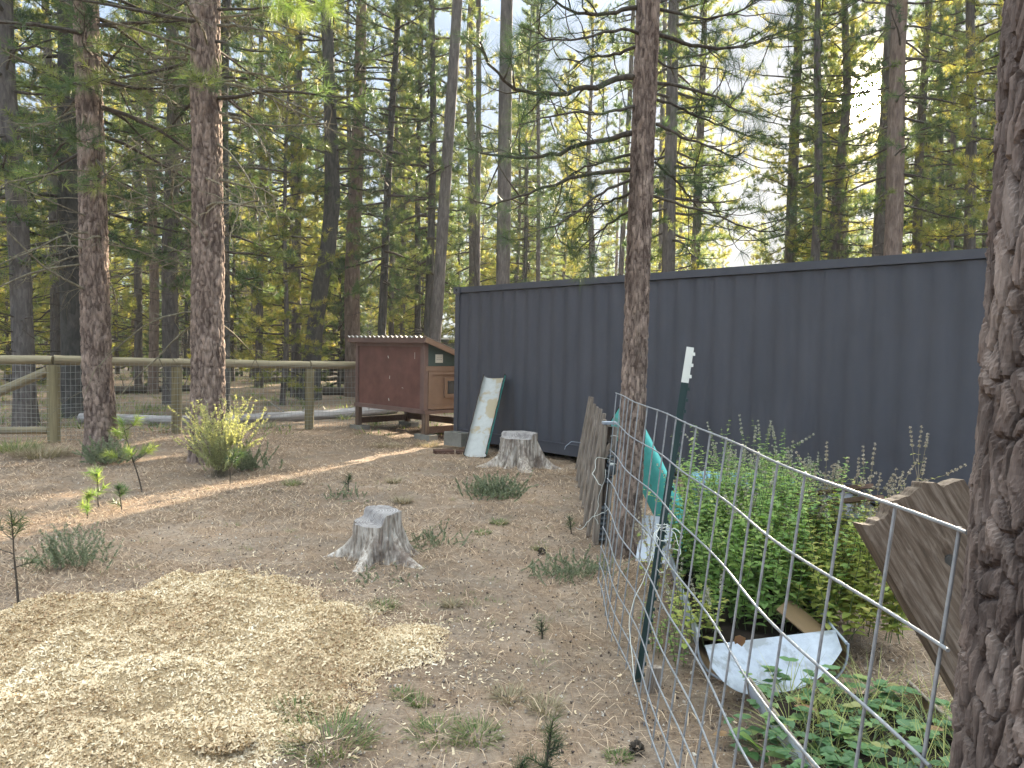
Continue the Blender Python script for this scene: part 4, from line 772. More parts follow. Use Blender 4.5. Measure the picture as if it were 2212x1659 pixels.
tufts_ = [(1078, 1128, .08, .07, 'grass', 'small green grass tuft in front of the farther stump'), (1042, 1150, .07, .06, 'grass', 'pale green tuft just left of the others before the farther stump'), (1165, 1182, .06, .05, 'grass', 'yellow green tuft beside a pine cone'), (1350, 1780 - 600, .05, .06, 'grass', 'lone tuft near the picket panel'),
 (975, 1303, .05, .08, 'drygrass', 'dry upright tuft between near stump and wire panel'), (830, 1310, .08, .07, 'grass', 'green tuft poking out at the right rim of the shavings'), (640, 1535, .13, .08, 'grass', 'green grass patch at the lower rim of the shavings'), (715, 1600, .16, .13, 'grass', 'wide splayed grass tuft below the shavings near the bottom'),
 (945, 1580, .13, .07, 'grass', 'mossy green patch at bottom centre'), (1030, 1590, .10, .08, 'grass', 'grey green patch at bottom centre, left of the pine seedling'), (870, 1500, .05, .05, 'grass', 'tiny green tuft right of the shavings, the upper one'), (905, 1515, .05, .05, 'grass', 'tiny green tuft right of the shavings, the lower one'),
 (1100, 1510, .07, .09, 'drygrass', 'dry tuft in front of the pine seedling'), (1180, 1535, .07, .09, 'drygrass', 'dry tuft just right behind the bottom pine seedling'), (90, 985, .35, .28, 'drygrass', 'long pale grass clump at the left by the fence'), (30, 975, .35, .3, 'grass', 'green grass clump at the left edge by the fence'), (870, 1085, .08, .12, 'drygrass', 'dry tuft midway to the coop'), (840, 965, .3, .09, 'drygrass', 'dry grass under the front of the coop'), (925, 965, .22, .12, 'drygrass', 'sunlit dry grass by the red brown paver'), (1335, 1640, .05, .04, 'grass', 'tiny tuft at the bottom near the wire panel'), (630, 1050, .1, .1, 'grass', 'grass tuft on the ground right of the yellow bush'), (850, 1045, .08, .1, 'drygrass', 'thin dry tuft left of the farther stump')]
for px, py, rd, L, mt, lb in tufts_:
    x, y, _ = G(px, py); m_ = MB(); blades(m_, (0, 0, 0), int(70 + rd * 1500), rd, L, .0035 + .0003 * y, r, 1.0); o = m_.build('grass_tuft', M[mt]); o.location = (x, y, g1(x, y)); tag(o, lb, 'grass tuft', 'grass tufts of the yard')
# sparse low weeds
mb = MB()
for _ in range(620):
    y = 2.4 + 12 * r.uniform() ** 1.1; x = r.uniform(-.8 * y - .5, .8 * y + .3); den = float(fbm(np.array([[x * .9, y * .9, 3.]]), 71, 2)[0]); hh, dd = pileh(np.array([x]), np.array([y]))
    if dd[0] > -.02 or den < .5: continue
    blades(mb, (x, y, g1(x, y)), int(r.integers(6, 26)), r.uniform(.02, .07), r.uniform(.03, .08), .003, r, .8)
for _ in range(900):
    y = r.uniform(14, 48); x = r.uniform(-.8 * y, -.02 * y); blades(mb, (x, y, g1(x, y)), 24, r.uniform(.1, .4), r.uniform(.12, .35), .018, r, .9)
tag(mb.build('low_weeds', M['grass']), 'sparse low green weeds growing through the dirt and on the forest floor', 'weeds', None, 'stuff')
def bush(name, px, py, n, H, spread, mat, label, leafL, leafw, stemmat='twig', nl=22, up=1.5, cat='bush', curl_=.5, k=4, leafy=.2, r0=.0016):
    nl = int(nl * 2.6); n = int(n * 1.5)
    x, y, _ = G(px, py); e = empty(name, (x, y, g1(x, y) - .01)); tag(e, label, cat); st = MB(); lv = MB(); CC, DD = [], []
    for i in range(n):
        a = r.uniform(0, 6.28); P = limb((r.normal() * spread * .12, r.normal() * spread * .12, 0), (math.cos(a) * spread, math.sin(a) * spread, up * r.uniform(.5, 1.2)), H * r.uniform(.55, 1.1), r, 0, .18, 8, lift=curl_)
        st.tube(P, np.linspace(r0, r0 * .35, 8), 4, cap=False); u = r.uniform(leafy, 1, nl) * 6.99; j = u.astype(int); CC.append(P[j] + (P[j + 1] - P[j]) * (u - j)[:, None]); DD.append(P[j + 1] - P[j])
    needles(lv, np.vstack(CC), np.vstack(DD), k, leafL, leafw, .9, .3, r); st.build('stems', M[stemmat], e); lv.build('leaves', M[mat], e); return e
bush('yellow_bush', 478, 1030, 100, 1.0, .52, 'yellowbush', 'bushy yellow green shrub glowing in the sun before the biggest reddish pine', .026, .008, 'lichen', 22, 2.4)
bush('yellow_bush', 540, 1018, 40, .40, .9, 'sage', 'low grey green skirt of shrub at the right foot of the yellow bush', .022, .008, 'lichen', 24)
bush('sage_bush', 235, 1000, 60, .40, .9, 'sage', 'grey green bush at the foot of the nearest reddish pine', .025, .009, 'lichen', 24)
bush('sage_bush', 155, 1225, 45, .36, .8, 'sage', 'thin grey green bush behind the shavings at the left', .020, .004, 'lichen', 18)
bush('sage_bush', 1070, 1068, 90, .30, 1.2, 'sage', 'low silvery bush in front of the farther stump', .020, .006, 'lichen', 22)
bush('sage_bush', 925, 1172, 34, .17, 1.2, 'sage', 'small grey weed right of the nearer stump', .014, .004, 'lichen', 16)
bush('sage_bush', 1215, 1240, 40, .17, 1.1, 'sage', 'small grey green weed clump left of the wire panel, nearer one', .014, .004, 'lichen', 16)
bush('sage_bush', 1275, 1228, 36, .15, 1.1, 'sage', 'low weed clump touching the foot of the wire panel', .014, .004, 'lichen', 16)
bush('sage_bush', 815, 1248, 16, .08, 1.1, 'sage', 'tiny grey weed at the root of the nearer stump', .012, .004, 'twig', 12)
bush('sage_bush', 745, 1075, 20, .15, .9, 'sage', 'small weed in the open dirt between yellow bush and farther stump', .014, .004, 'twig', 14)
def sapling(px, py, H, label, nb=5, L=.11, w=.0032, mat='needle_young', k=60, group=None):
    x, y, _ = G(px, py); e = empty('pine_seedling', (x, y, g1(x, y) - .01)); tag(e, label, 'seedling'); st = MB(); lv = MB(); P = limb((0, 0, 0), (r.normal() * .06, r.normal() * .06, 1), H, r, 0, .03, 8); st.tube(P, np.linspace(.006 + H * .004, .003, 8), 6); CC, DD = [P[-1], P[-2]], [P[-1] - P[-2]] * 2
    for i in range(nb):
        j = int(r.integers(3, 7)) if H > .3 else int(r.integers(2, 7)); a = i * 2.4 + r.uniform(); Q = limb(P[j], (math.cos(a), math.sin(a), .5), H * r.uniform(.16, .34), r, 0, .1, 5, lift=.8); st.tube(Q, np.linspace(.004, .002, 5), 4); CC.append(Q[-1]); DD.append(Q[-1] - Q[-2])
    needles(lv, np.array(CC), np.array(DD), k, L, w, .75, .9, r); st.build('stem', M['twig'], e); lv.build('needles', M[mat], e)
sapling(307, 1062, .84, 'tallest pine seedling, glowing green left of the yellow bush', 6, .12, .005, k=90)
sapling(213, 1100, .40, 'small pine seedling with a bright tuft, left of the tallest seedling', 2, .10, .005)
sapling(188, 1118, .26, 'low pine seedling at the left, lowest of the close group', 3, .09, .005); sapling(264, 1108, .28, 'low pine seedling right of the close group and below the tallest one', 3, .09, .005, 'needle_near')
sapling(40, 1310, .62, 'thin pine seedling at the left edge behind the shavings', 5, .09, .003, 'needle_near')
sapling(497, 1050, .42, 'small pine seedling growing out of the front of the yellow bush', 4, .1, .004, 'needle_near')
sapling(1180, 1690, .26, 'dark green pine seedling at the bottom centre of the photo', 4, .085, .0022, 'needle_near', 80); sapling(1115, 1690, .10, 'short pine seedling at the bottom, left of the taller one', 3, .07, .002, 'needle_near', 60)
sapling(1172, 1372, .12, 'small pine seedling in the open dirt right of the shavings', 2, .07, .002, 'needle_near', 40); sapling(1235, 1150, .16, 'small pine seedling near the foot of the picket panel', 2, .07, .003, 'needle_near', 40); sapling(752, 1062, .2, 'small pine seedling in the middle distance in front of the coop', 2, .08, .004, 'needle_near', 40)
# ------------------------------------------------------------------ cattle panel
pe = empty('wire_fence', (0, 0, 0)); tag(pe, 'welded galvanised wire panel fence running from the right trunk to the picket panel', 'wire fence')
def pp(y, z):
    ln = .15 * (1 - .35 * max(0, (y - 3.0) / 2.4)); bow = .012 * math.sin(y * 2.3) + .01 * math.sin(y * 5.1 + 1)
    return np.array([.60 + (.02 if y > 4 else 0) * (y - 4) + ln * z / 1.353 + bow, y, z + .006 * math.sin(y * 1.6)])
rows = [1.353, 1.153, .953, .753, .573, .413, .273, .153, .05]; ysv = 1.30 + np.arange(0, 21) * .2025
for z in rows:
    q = np.array([pp(y, z) for y in np.linspace(ysv[0] - .03, ysv[-1], 80)]); MB().tube(q, .0037, 8).build('horizontal_wire', M['wire'], pe)
for y in ysv:
    q = np.array([pp(y, z) + [0.006, 0, 0] for z in np.linspace(-.02, 1.356, 14)]); MB().tube(q, .0037, 8).build('vertical_wire', M['wire'], pe)
# steel T post
te = empty('steel_post', (.655, 3.77, 0)); tag(te, 'dark green studded steel post with a white painted tip beside the wire panel', 'post')
M['postgreen'] = paint('dark_green_post', (.018, .045, .042), .5, .2, .5); M['postwhite'] = paint('white_post_tip', (.74, .74, .66), .5, .08)
def tp(z0, z1, mat, nm, par):
    a = np.array([.128 * z0, 0, z0]); b = np.array([.128 * z1, 0, z1]); m_ = MB(); m_.bar(a, b, .036, .0045, 0, (0, 1, 0)); m_.bar(a + [0, .013, 0], b + [0, .013, 0], .0045, .026, 0, (0, 1, 0)); o = m_.build(nm, mat, par)
    s_ = MB()
    for z in np.arange(z0 + .03, z1 - .01, .055): s_.box((.128 * z + .021, .0, z), (.012, .014, .016))
    s_.build('studs', mat, o); return o
tp(-.1, 1.50, M['postgreen'], 'shaft', te); tp(1.501, 1.675, M['postwhite'], 'painted_tip', te)
M['twine'] = paint('white_twine', (.68, .68, .60), .7, .1)
tw = MB(); c0 = np.array([.655 + .128 * .76, 3.76, .78])
for i in range(9):
    P = [c0 + r.normal(size=3) * .012]; P = limb(P[0], r.normal(size=3) + np.array([0, -.3, .3]), r.uniform(.15, .35), r, 4.0, .5, 14); tw.tube(P, .0018, 5)
P = limb(c0 + [-.03, -.02, 0], (-.3, -.1, -1), .75, r, .2, .12, 18); tw.tube(P, .0020, 5); a = np.linspace(0, 12, 60); tw.tube(np.stack([c0[0] + .028 * np.cos(a), c0[1] + .02 * np.sin(a), c0[2] + a * .002], 1), .002, 5)
tag(tw.build('twine', M['twine']), 'loose white twine knotted round the green steel post', 'twine')
o = MB().box((0, 0, .05), (.07, .03, .16)).build('wood_stake', M['weather']); o.location = (.70, 3.66, 0); o.rotation_euler = (.1, .1, .3); tag(o, 'short brown wooden stake at the foot of the steel post', 'stake')
# ------------------------------------------------------------------ picket panel, post
ke = empty('picket_fence', (0, 0, 0)); tag(ke, 'leaning panel of weathered grey wooden pickets between wooden post and container', 'picket fence')
for i in range(10):
    t = (i / 9); y = 10.5 - 3.7 * t; x = .90 - .20 * t + .012 * math.sin(i * 2.1); h = 1.02 + .02 * math.sin(i * 1.3); tl = .17
    q = MB().bar((x, y, .0), (x + tl, y + .02, h), .026 + .005 * math.sin(i), .095, 0, (0, 1, 0)); q.build('picket', M['weather'], ke)
for z in (.25, .8): MB().bar((.70 + .17 * z + .028, 6.7, z), (.90 + .17 * z + .028, 10.35, z), .03, .07).build('cross_rail', M['weather'], ke)
we = empty('wooden_post', (.735, 6.55, 0), .05); tag(we, 'square weathered wooden post with whitish top holding strips of corrugated metal', 'post')
MB().bar((-.0, 0, -.1), (.06, 0, 1.02), .045, .09, 0, (0, 1, 0)).build('post_board', M['weather'], we); MB().bar((.09, 0.01, -.1), (.15, 0.01, 1.0), .03, .09, 0, (0, 1, 0)).build('post_board', M['weather'], we); MB().bar((.045, .05, -.1), (.105, .05, 1.0), .09, .03, 0, (0, 1, 0)).build('back_board', M['weather'], we)
MB().box((.105, 0, 1.035), (.12, .10, .02)).build('cap', M['silver'], we); MB().box((.085, -.01, .80), (.05, .07, .13), 0, Matrix.Rotation(.5, 3, 'Y')).build('wood_block', M['weather'], we)
M['corrmetal'] = paint('dull_corrugated_metal', (.075, .085, .09), .5, .3, .5)
for (z0, z1, dx) in ((.02, .33, .05), (.52, .80, .07)):
    m_ = MB(); zz = np.linspace(z0, z1, 60); w_ = .012 * np.sin(zz * 2 * np.pi / .045); V = np.stack([np.concatenate([dx - .028 + w_ * 0 + zz * .06, dx + .028 + zz * .06]), np.concatenate([-.035 + w_, -.035 + w_]), np.tile(zz, 2)], 1); i_ = np.arange(59); m_.add(V, np.stack([i_, i_ + 60, i_ + 61, i_ + 1], 1), 0, True); m_.build('corrugated_strip', M['corrmetal'], we)
je = empty('jar', (.86, 6.48, .60), 0); tag(je, 'small dark jar with a white lid hanging by twine on the wooden post', 'jar'); MB().tube([(0, 0, 0), (0, 0, .01), (0, 0, .07), (.0, 0, .085)], [.022, .034, .032, .024], 14).build('glass', M['corrmetal'], je); MB().tube([(0, 0, .086), (0, 0, .10)], [.024, .024], 14).build('lid', M['postwhite'], je)
tw = MB()
for s, d, L in (((.84, 6.47, .93), (.4, -.2, .2), .5), ((.86, 6.47, .72), (-.3, -.2, .4), .55), ((.84, 6.46, .32), (-.4, -.3, -.2), .4), ((.88, 6.48, .70), (.3, -.1, -.2), .4), ((.80, 6.46, .65), (.1, -.2, -.5), .5)): tw.tube(limb(s, d, L, r, 3.2, .3, 18), .0022, 5)
tag(tw.build('twine', M['twine']), 'thin pale twine looping down the weathered wooden post', 'twine')
tw = MB(); tw.tube([(.93, 10.2, .42), (.80, 10.15, .44), (.72, 10.1, .38), (.71, 10.1, .34)], .004, 5); tag(tw.build('wire_hook', M['silver']), 'bent pale wire hook sticking out left of the picket panel', 'wire hook')
# ------------------------------------------------------------------ leaning plank
def plank():
    top = np.array(A(1960, 1082, 2.15)); bot = np.array([1.84, 1.98, -.02]); d = bot - top; L = np.linalg.norm(d); d /= L; wv_ = np.array([.98, -.04, .0]); wv_ -= d * (wv_ @ d); wv_ /= np.linalg.norm(wv_); nv = np.cross(d, wv_); nv = nv if nv[1] < 0 else -nv
    wd, th = .31, .065; nu, nw = 160, 90; u = np.linspace(0, 1, nu)[:, None]; s = np.linspace(-.5, .5, nw)[None]
    en = (vn(np.stack([s * 7, 0 * s, 0 * s], -1), 3) - .5) * .05 + (vn(np.stack([s * 30, 0 * s, 0 * s], -1), 4) - .5) * .010 - .05 * np.exp(-((s - .2) / .14) ** 2) + .05 * s
    knot = np.exp(-(((u * L - .19) / .045) ** 2 + ((s * wd - .01) / .035) ** 2)); kc = np.exp(-(((u * L - .19) / .022) ** 2 + ((s * wd - .01) / .018) ** 2))
    sw = s * wd + .035 * np.sign(s * wd - .01) * np.exp(-((u * L - .19) / .10) ** 2) * np.exp(-np.abs(s * wd - .01) / .05) * 0
    gl = s * wd + .02 * np.exp(-((u * L - .19) / .09) ** 2) * np.sign(.01 - s * wd) * np.exp(-np.abs(s * wd - .01) / .04) + .012 * np.sin(u * 2.2 + 1)
    cr = np.abs(((gl / .031 + .25 * np.sin(u * 3)) % 1) - .5) * 2; rgd = -.003 * (cr > .93) - .0022 * (vn(np.stack([gl * 190, u * 2.2 + 0 * s, 0 * s + 0 * u], -1), 7)) + .006 * knot - .016 * kc
    def P(off): return top + (u * L + en * (1 - u) ** 6)[..., None] * d + (s + 0 * u)[..., None] * wd * wv_ + off[..., None] * nv
    fr = P(th / 2 + rgd); bk = P(-th / 2 + 0 * rgd); m_ = MB(); idx = (np.arange(nu - 1)[:, None] * nw + np.arange(nw - 1)[None]).ravel(); q = np.stack([idx, idx + nw, idx + nw + 1, idx + 1], 1); e = empty('plank', tuple(bot)); V = np.concatenate([fr.reshape(-1, 3), bk.reshape(-1, 3)]) - bot; B = nu * nw
    m_.add(V, np.concatenate([q, q[:, ::-1] + B]), 0, True)
    ring = np.concatenate([np.arange(nw), np.arange(1, nu) * nw + nw - 1, (nu - 1) * nw + np.arange(nw - 2, -1, -1), np.arange(nu - 2, 0, -1) * nw]); r2_ = np.roll(ring, -1); m_.add(V, np.stack([ring, r2_, r2_ + B, ring + B], 1), 0, False)
    m_.build('board', M['plankwood'], e); k_ = MB(); c = top + d * .19 + wv_ * .01 + nv * (th / 2 - .004) - bot; k_.tube([c - nv * .01, c + nv * .001], [.019, .017], 16); k_.build('knot', M['bark_dark'], e); return e
def plankmat():
    m, nt, b = base('grey_brown_plank', .85, .2); tc = N(nt, 'TexCoord'); mp = N(nt, 'Mapping', {'Vector': tc.outputs['Object'], 'Rotation': (0, rad(31), 0)}); mp2 = N(nt, 'Mapping', {'Vector': mp.outputs[0], 'Scale': (70, 70, 2.2)})
    n = noise(nt, mp2.outputs[0], 1, 5, .65, .5); n2 = noise(nt, coord(nt, (4, 4, 1.4)), 1.2, 4, .6); c = ramp(nt, n, [(.28, (.055, .038, .026)), (.5, (.13, .095, .068)), (.72, (.23, .185, .145))]); c = mix(nt, ramp(nt, n2, [(.56, (0, 0, 0)), (.66, (.85, .85, .85))]), c, (.045, .032, .028)); setc(nt, b, c); bump(nt, b, n, .5, .003); return m
M['plankwood'] = plankmat(); tag(plank(), 'wide weathered plank with a knot and ragged top, tilted beside the right trunk', 'plank')
# ------------------------------------------------------------------ garden troughs
e = trough('planter_trough', (1.30, 3.72, 0), (1.52, 5.7, 0), .72, .25, (0, 0, 1), (M['silver'], M['tansheet'], M['silver'], M['silver']), 'long half pipe planter trough holding the mint plants behind the wire panel', 'planter', 11, flat=.7)
m_ = MB(); a = np.linspace(-1, 1, 30); V = []
for k, (yy, zz, sc_) in enumerate(((3.72, 0, 1.0), (3.50, .05, .95))):
    for t in a: V.append((1.30 + (.36 * sc_) * t - (.04 if k else 0), yy + .12 * t * (0 if k else 0) + .12 * t, zz + (.26 if k == 0 else .03) * (1 if k == 0 else 1) - (0 if k == 0 else 0) + (.0 if k == 0 else .16 * abs(t) ** 3)))
n_ = 30; i_ = np.arange(n_ - 1); m_.add(V, np.stack([i_, i_ + 1, i_ + n_ + 1, i_ + n_], 1), 0, True); m_.add(np.array(V) + [0, .006, -.004], np.stack([i_, i_ + n_, i_ + n_ + 1, i_ + 1], 1), 0, True); m_.build('end_flap', M['silver'], e).location = -np.array(e.location)
m_ = MB().bar((1.62, 3.85, .2), (1.44, 3.98, .34), .22, .006, 0, (0, 0, 1)); m_.build('divider_sheet', M['tansheet'], e).location = -np.array(e.location)
MB().add([(1.0, 3.9, .17), (1.62, 3.9, .17), (1.82, 5.65, .17), (1.22, 5.65, .17)], [[0, 1, 2, 3]]).build('soil', M['soil'], e).location = -np.array(e.location)
e = trough('planter_trough', (1.44, 1.9, 0), (1.44, 3.38, 0), .72, .20, (0, 0, 1), (M['galv'], M['tansheet'], M['weather'], M['silver']), 'planter trough with strawberry plants nearest the camera behind the wire panel', 'planter', 12, flat=.7, jag=.02)
MB().add([(1.12, 1.95, .15), (1.76, 1.95, .15), (1.76, 3.35, .15), (1.12, 3.35, .15)], [[0, 1, 2, 3]]).build('soil', M['soil'], e).location = -np.array(e.location)
x, y = A(1615, 1050, 5.9)[:2]; te_ = empty('planter_tub', (x, y + .2, 0), -.1); tag(te_, 'light blue plastic tub of dark leaves against the container behind the mint', 'tub')
m_ = MB(); V = []; 
for z_, s_ in ((.02, .86), (.62, 1.0), (.64, 1.06), (.66, 1.06), (.66, .96), (.5, .93)):
    a = np.linspace(0, 2 * np.pi, 48, endpoint=False); V += [(.37 * s_ * np.sign(np.cos(t)) * abs(np.cos(t)) ** .45, .25 * s_ * np.sign(np.sin(t)) * abs(np.sin(t)) ** .45, z_) for t in a]
j = np.arange(48); i = np.arange(5)[:, None] * 48; m_.add(V, np.stack([i + j, i + (j + 1) % 48, i + 48 + (j + 1) % 48, i + 48 + j], -1).reshape(-1, 4), 0, True); m_.build('shell', M['bluetub'], te_); MB().box((0, 0, .5), (.6, .4, .02)).build('soil', M['soil'], te_)
o = MB().bar((1.12, 5.95, .0), (1.22, 6.25, .30), .26, .008, 0, (0, 0, 1)).build('metal_sheet', M['galv']); tag(o, 'bent galvanised sheet leaning at the foot of the slender near pine', 'metal sheet')
M['plastic'] = paint('black_plastic_bin', (.025, .028, .032), .4, .2, .5)
x, y = A(1800, 1020, 5.6)[:2]; be = empty('storage_bin', (x, y, 0), .3); tag(be, 'dark plastic bin with a domed lid against the container behind the dry stalks', 'bin')
MB().tube([(0, 0, 0), (0, 0, .1), (0, 0, .5), (0, 0, .52)], [.22, .24, .28, .30], 24).build('body', M['plastic'], be); MB().tube([(0, 0, .521), (0, 0, .56), (0, 0, .64), (0, 0, .68)], [.31, .28, .17, .04], 24).build('lid', M['plastic'], be)
for i, (p, q_, lb) in enumerate((((1700, 1075, 5.0), (1870, 1050, 4.4), 'brown board lying sloped behind the yellow green leaves'), ((1760, 1090, 4.7), (1890, 1075, 4.2), 'lower weathered board behind the plank top'))):
    a, b = np.array(A(*p)), np.array(A(*q_)); o = MB().bar(a, b, .12, .025, 0).build('board', M['boardwood']); tag(o, lb, 'board')
# ------------------------------------------------------------------ garden plants
M['mint'] = leafmat('mint_leaves', [(0, (.14, .25, .08)), (.6, (.26, .38, .12)), (1, (.46, .50, .17))], .45, .5, (1.2, 1.25, .5)); M['mintyel'] = leafmat('yellowing_leaves', [(0, (.24, .32, .08)), (.6, (.42, .45, .12)), (.93, (.58, .50, .18)), (1, (.36, .20, .09))], .45, .55, (1.1, 1.05, .5))
M['straw'] = leafmat('strawberry_leaves', [(0, (.06, .125, .05)), (.7, (.115, .21, .08)), (.95, (.24, .29, .09)), (1, (.25, .12, .07))], .25, .42, (1, 1.3, .5), .4); M['stemg'] = paint('green_stem', (.12, .16, .06), .6, .2); M['spike'] = leafmat('dry_spikes', [(0, (.28, .23, .15)), (1, (.56, .48, .36))], .2, .8, (1, 1, 1)); M['spikel'] = leafmat('lilac_spikes', [(0, (.26, .25, .15)), (1, (.56, .52, .42))], .3, .8, (1, 1, 1)); M['stemdry'] = paint('dry_stem', (.26, .20, .12), .7, .2); M['stemy'] = leafmat('yellow_stalks', [(0, (.18, .22, .06)), (1, (.42, .40, .14))], .3, .5)
LT = np.array([[0, 0, 0], [-.38, .28, .06], [.38, .28, .06], [0, .45, -.03], [-.30, .62, .03], [.30, .62, .03], [0, 1.0, -.14]]); LF = np.array([[0, 3, 1], [0, 2, 3], [1, 3, 4], [2, 5, 3], [4, 3, 6], [3, 5, 6]])
def leaves(mb, O, D, U_, L, tone, m=0, wr=1.0):
    X, Y, Z = frame(D, U_, r); V, Fn = inst(LT, LF, O, X, Y, Z, np.stack([L * wr, L, L], 1)); mb.add(V, Fn, m, True, np.repeat(np.clip(tone, 0, 1), 6))
def herb(name, label, spots, H, leafL, mat, stem='stemg', spike=None, sp_frac=.5, gap=.035, lean=.2, r0=.0025, branch=0, bare=.1, cat='plant', zb=.15):
    c = np.mean(spots, 0); e = empty(name, (c[0], c[1], zb)); tag(e, label, cat); st, lv, sp = MB(), MB(), MB()
    for (x, y) in spots:
        h = H * r.uniform(.6, 1.08); base_ = np.array([x - c[0], y - c[1], 0]); main = limb(base_, (r.normal() * lean, r.normal() * lean, 1), h, r, 0, .05, 14, lift=.25); lst = [(main, 1.0)]
        for _ in range(branch): j = int(r.integers(4, 11)); lst.append((limb(main[j], (r.normal() * .7, r.normal() * .7, .8), h * r.uniform(.2, .45), r, 0, .06, 9, lift=.8), .7))
        for P, sc_ in lst:
            st.tube(P, np.linspace(r0 * sc_, r0 * .5 * sc_, len(P)), 4, cap=False); L_ = np.linalg.norm(np.diff(P, axis=0), axis=1).sum(); n = max(2, int(L_ / gap)); O, D, TT, SS = [], [], [], []
            for k in range(n):
                t = bare + (1 - bare) * (k + .5) / n; f = t * (len(P) - 1); j = min(int(f), len(P) - 2); p = P[j] + (P[j + 1] - P[j]) * (f - j); a = k * 1.571 + r.normal() * .3 + x * 9
                for s in (0, math.pi): O.append(p); D.append([math.cos(a + s), math.sin(a + s), r.uniform(-.25, .5)]); SS.append(leafL * (1.15 - .75 * t) * r.uniform(.7, 1.2)); TT.append(r.uniform(0, 1) * .7 + .3 * t)
            leaves(lv, np.array(O), np.array(D), np.array([0, 0, 1.]), np.array(SS), np.array(TT), 0, .95)
            if spike and r.uniform() < sp_frac:
                top = P[-1]; dd = nrm(P[-1] - P[-2]); ln = r.uniform(.05, .10)
                for w_ in range(5):
                    q = top + dd * ln * (w_ - 1) / 3; n2 = 16; V_ = nrm(r.normal(size=(n2, 3))); X, Y, Z = frame(V_, None, r); V, Fn = inst(np.array([[-.4, 0, 0], [.4, 0, 0], [.3, .9, 0], [-.3, .9, 0]]), [[0, 1, 2, 3]], q + V_ * .003, X, Y, Z, np.full(n2, .010 - .0008 * w_)); sp.add(V, Fn, 0, False, r.uniform(0, 1, n2))
                st.tube([top - dd * .02, top + dd * ln], r0 * .4, 3, cap=False)
    st.build('stems', M[stem], e); lv.build('leaves', M[mat], e)
    if spike and sp.V: sp.build('flower_spikes', M[spike], e)
    return e
def spots(n, x0, x1, y0, y1): return np.stack([r.uniform(x0, x1, n), r.uniform(y0, y1, n)], 1)
herb('mint_plant', 'dense dark green mint clump in the planter behind the wire panel', spots(150, 1.12, 1.80, 4.0, 5.5), .90, .058, 'mint', spike='spikel', sp_frac=.06, branch=1)
herb('mint_plant', 'tall green mint with pale lilac flower spikes at the centre of the garden', spots(44, 1.5, 1.85, 4.6, 5.3), .95, .042, 'mint', spike='spikel', sp_frac=.5, branch=2)
herb('mint_plant', 'green mint stalks at the left end of the garden beside the teal trough', spots(26, 1.28, 1.45, 4.8, 5.3), .86, .05, 'mint', spike='spikel', sp_frac=.35, branch=1)
herb('leafy_plant', 'dark leafy plant spilling over the light blue tub', spots(60, 1.7, 2.35, 5.7, 6.2), .34, .05, 'mint', spike='spikel', sp_frac=.5, branch=1, zb=.5)
herb('catnip_plant', 'yellow green leafy plant on the right side of the garden, before the plank', spots(100, 1.66, 2.15, 3.95, 4.8), .66, .062, 'mintyel', branch=1)
herb('catnip_plant', 'dried stalks with brown seed spikes rising above the plank', spots(13, 2.0, 2.3, 4.3, 4.7), .95, .03, 'mintyel', 'stemdry', 'spike', 1.0, gap=.07, branch=4, lean=.16, bare=.35)
herb('catnip_plant', 'brownish flowering stalks behind the yellow green leaves', spots(10, 1.75, 1.95, 4.5, 4.8), .88, .03, 'mintyel', 'stemdry', 'spike', 1.0, gap=.05, branch=3, lean=.12)
herb('yellow_herb', 'yellowing herb with large drooping leaves at the left rim of the planter', spots(16, .90, 1.10, 3.75, 4.25), .34, .052, 'mintyel', 'stemg', 'spikel', .3, gap=.05, branch=1, lean=.25)
herb('yellow_herb', 'thin yellowing stems near the steel post in front of the teal trough', spots(10, .85, 1.0, 4.5, 5.1), .42, .035, 'mintyel', 'stemdry', 'spike', .8, gap=.05, branch=1)
o_ = herb('mint_plant', 'grey green mint low at the foot of the garden between planter and post', spots(14, .80, .95, 3.9, 4.6), .20, .035, 'mint', branch=0, zb=.0)
def strawberry(x, y, z, n, R_, label):
    e = empty('strawberry_plant', (x, y, z)); tag(e, label, 'strawberry plant', 'strawberry plants in the near planter'); st, lv = MB(), MB(); O, D, Ls, T_ = [], [], [], []
    for i in range(n):
        a = r.uniform(0, 6.28); P = limb((0, 0, 0), (math.cos(a), math.sin(a), 1.1), R_ * r.uniform(.5, 1.2), r, 1.2, .1, 6); st.tube(P, .0015, 4, cap=False); t = r.uniform()
        for s in (-1.15, 0, 1.15): b = a + s + r.normal() * .15; O.append(P[-1]); D.append([math.cos(b), math.sin(b), r.uniform(-.1, .35)]); Ls.append(.046 * r.uniform(.7, 1.2)); T_.append(t)
    leaves(lv, np.array(O), np.array(D), np.array([0, 0, 1.]), np.array(Ls), np.array(T_), 0, 1.25); st.build('stalks', M['stemg'], e); lv.build('leaves', M['straw'], e)
sb = [(1.22, 3.30, 'strawberry plant hanging over the near rim by the metal flap'), (1.50, 3.25, 'strawberry plant behind, right of the metal flap'), (1.72, 3.1, 'strawberry plant at the far right of the bed under the plank'), (1.18, 2.95, 'strawberry plant over the left rim of the near planter'), (1.42, 2.92, 'strawberry plant in the middle of the bed'), (1.68, 2.8, 'strawberry plant on the right of the bed, in yellow grass'), (1.25, 2.6, 'strawberry plant near the bottom edge by the rim'), (1.5, 2.55, 'strawberry plant at the bottom middle of the bed'), (1.75, 2.45, 'strawberry plant at the bottom right of the bed'), (1.35, 2.3, 'strawberry plant at the very bottom of the photo'), (1.6, 2.2, 'strawberry plant at the bottom edge beside the right trunk'), (1.05, 3.1, 'small strawberry plant rooted in the dirt outside the planter'), (1.12, 2.75, 'strawberry plant trailing over the left rim, halfway along the bed'), (1.10, 2.45, 'strawberry plant trailing over the left rim at the bottom of the photo'), (1.88, 3.35, 'strawberry plant on the ground beyond the bed, right side')]
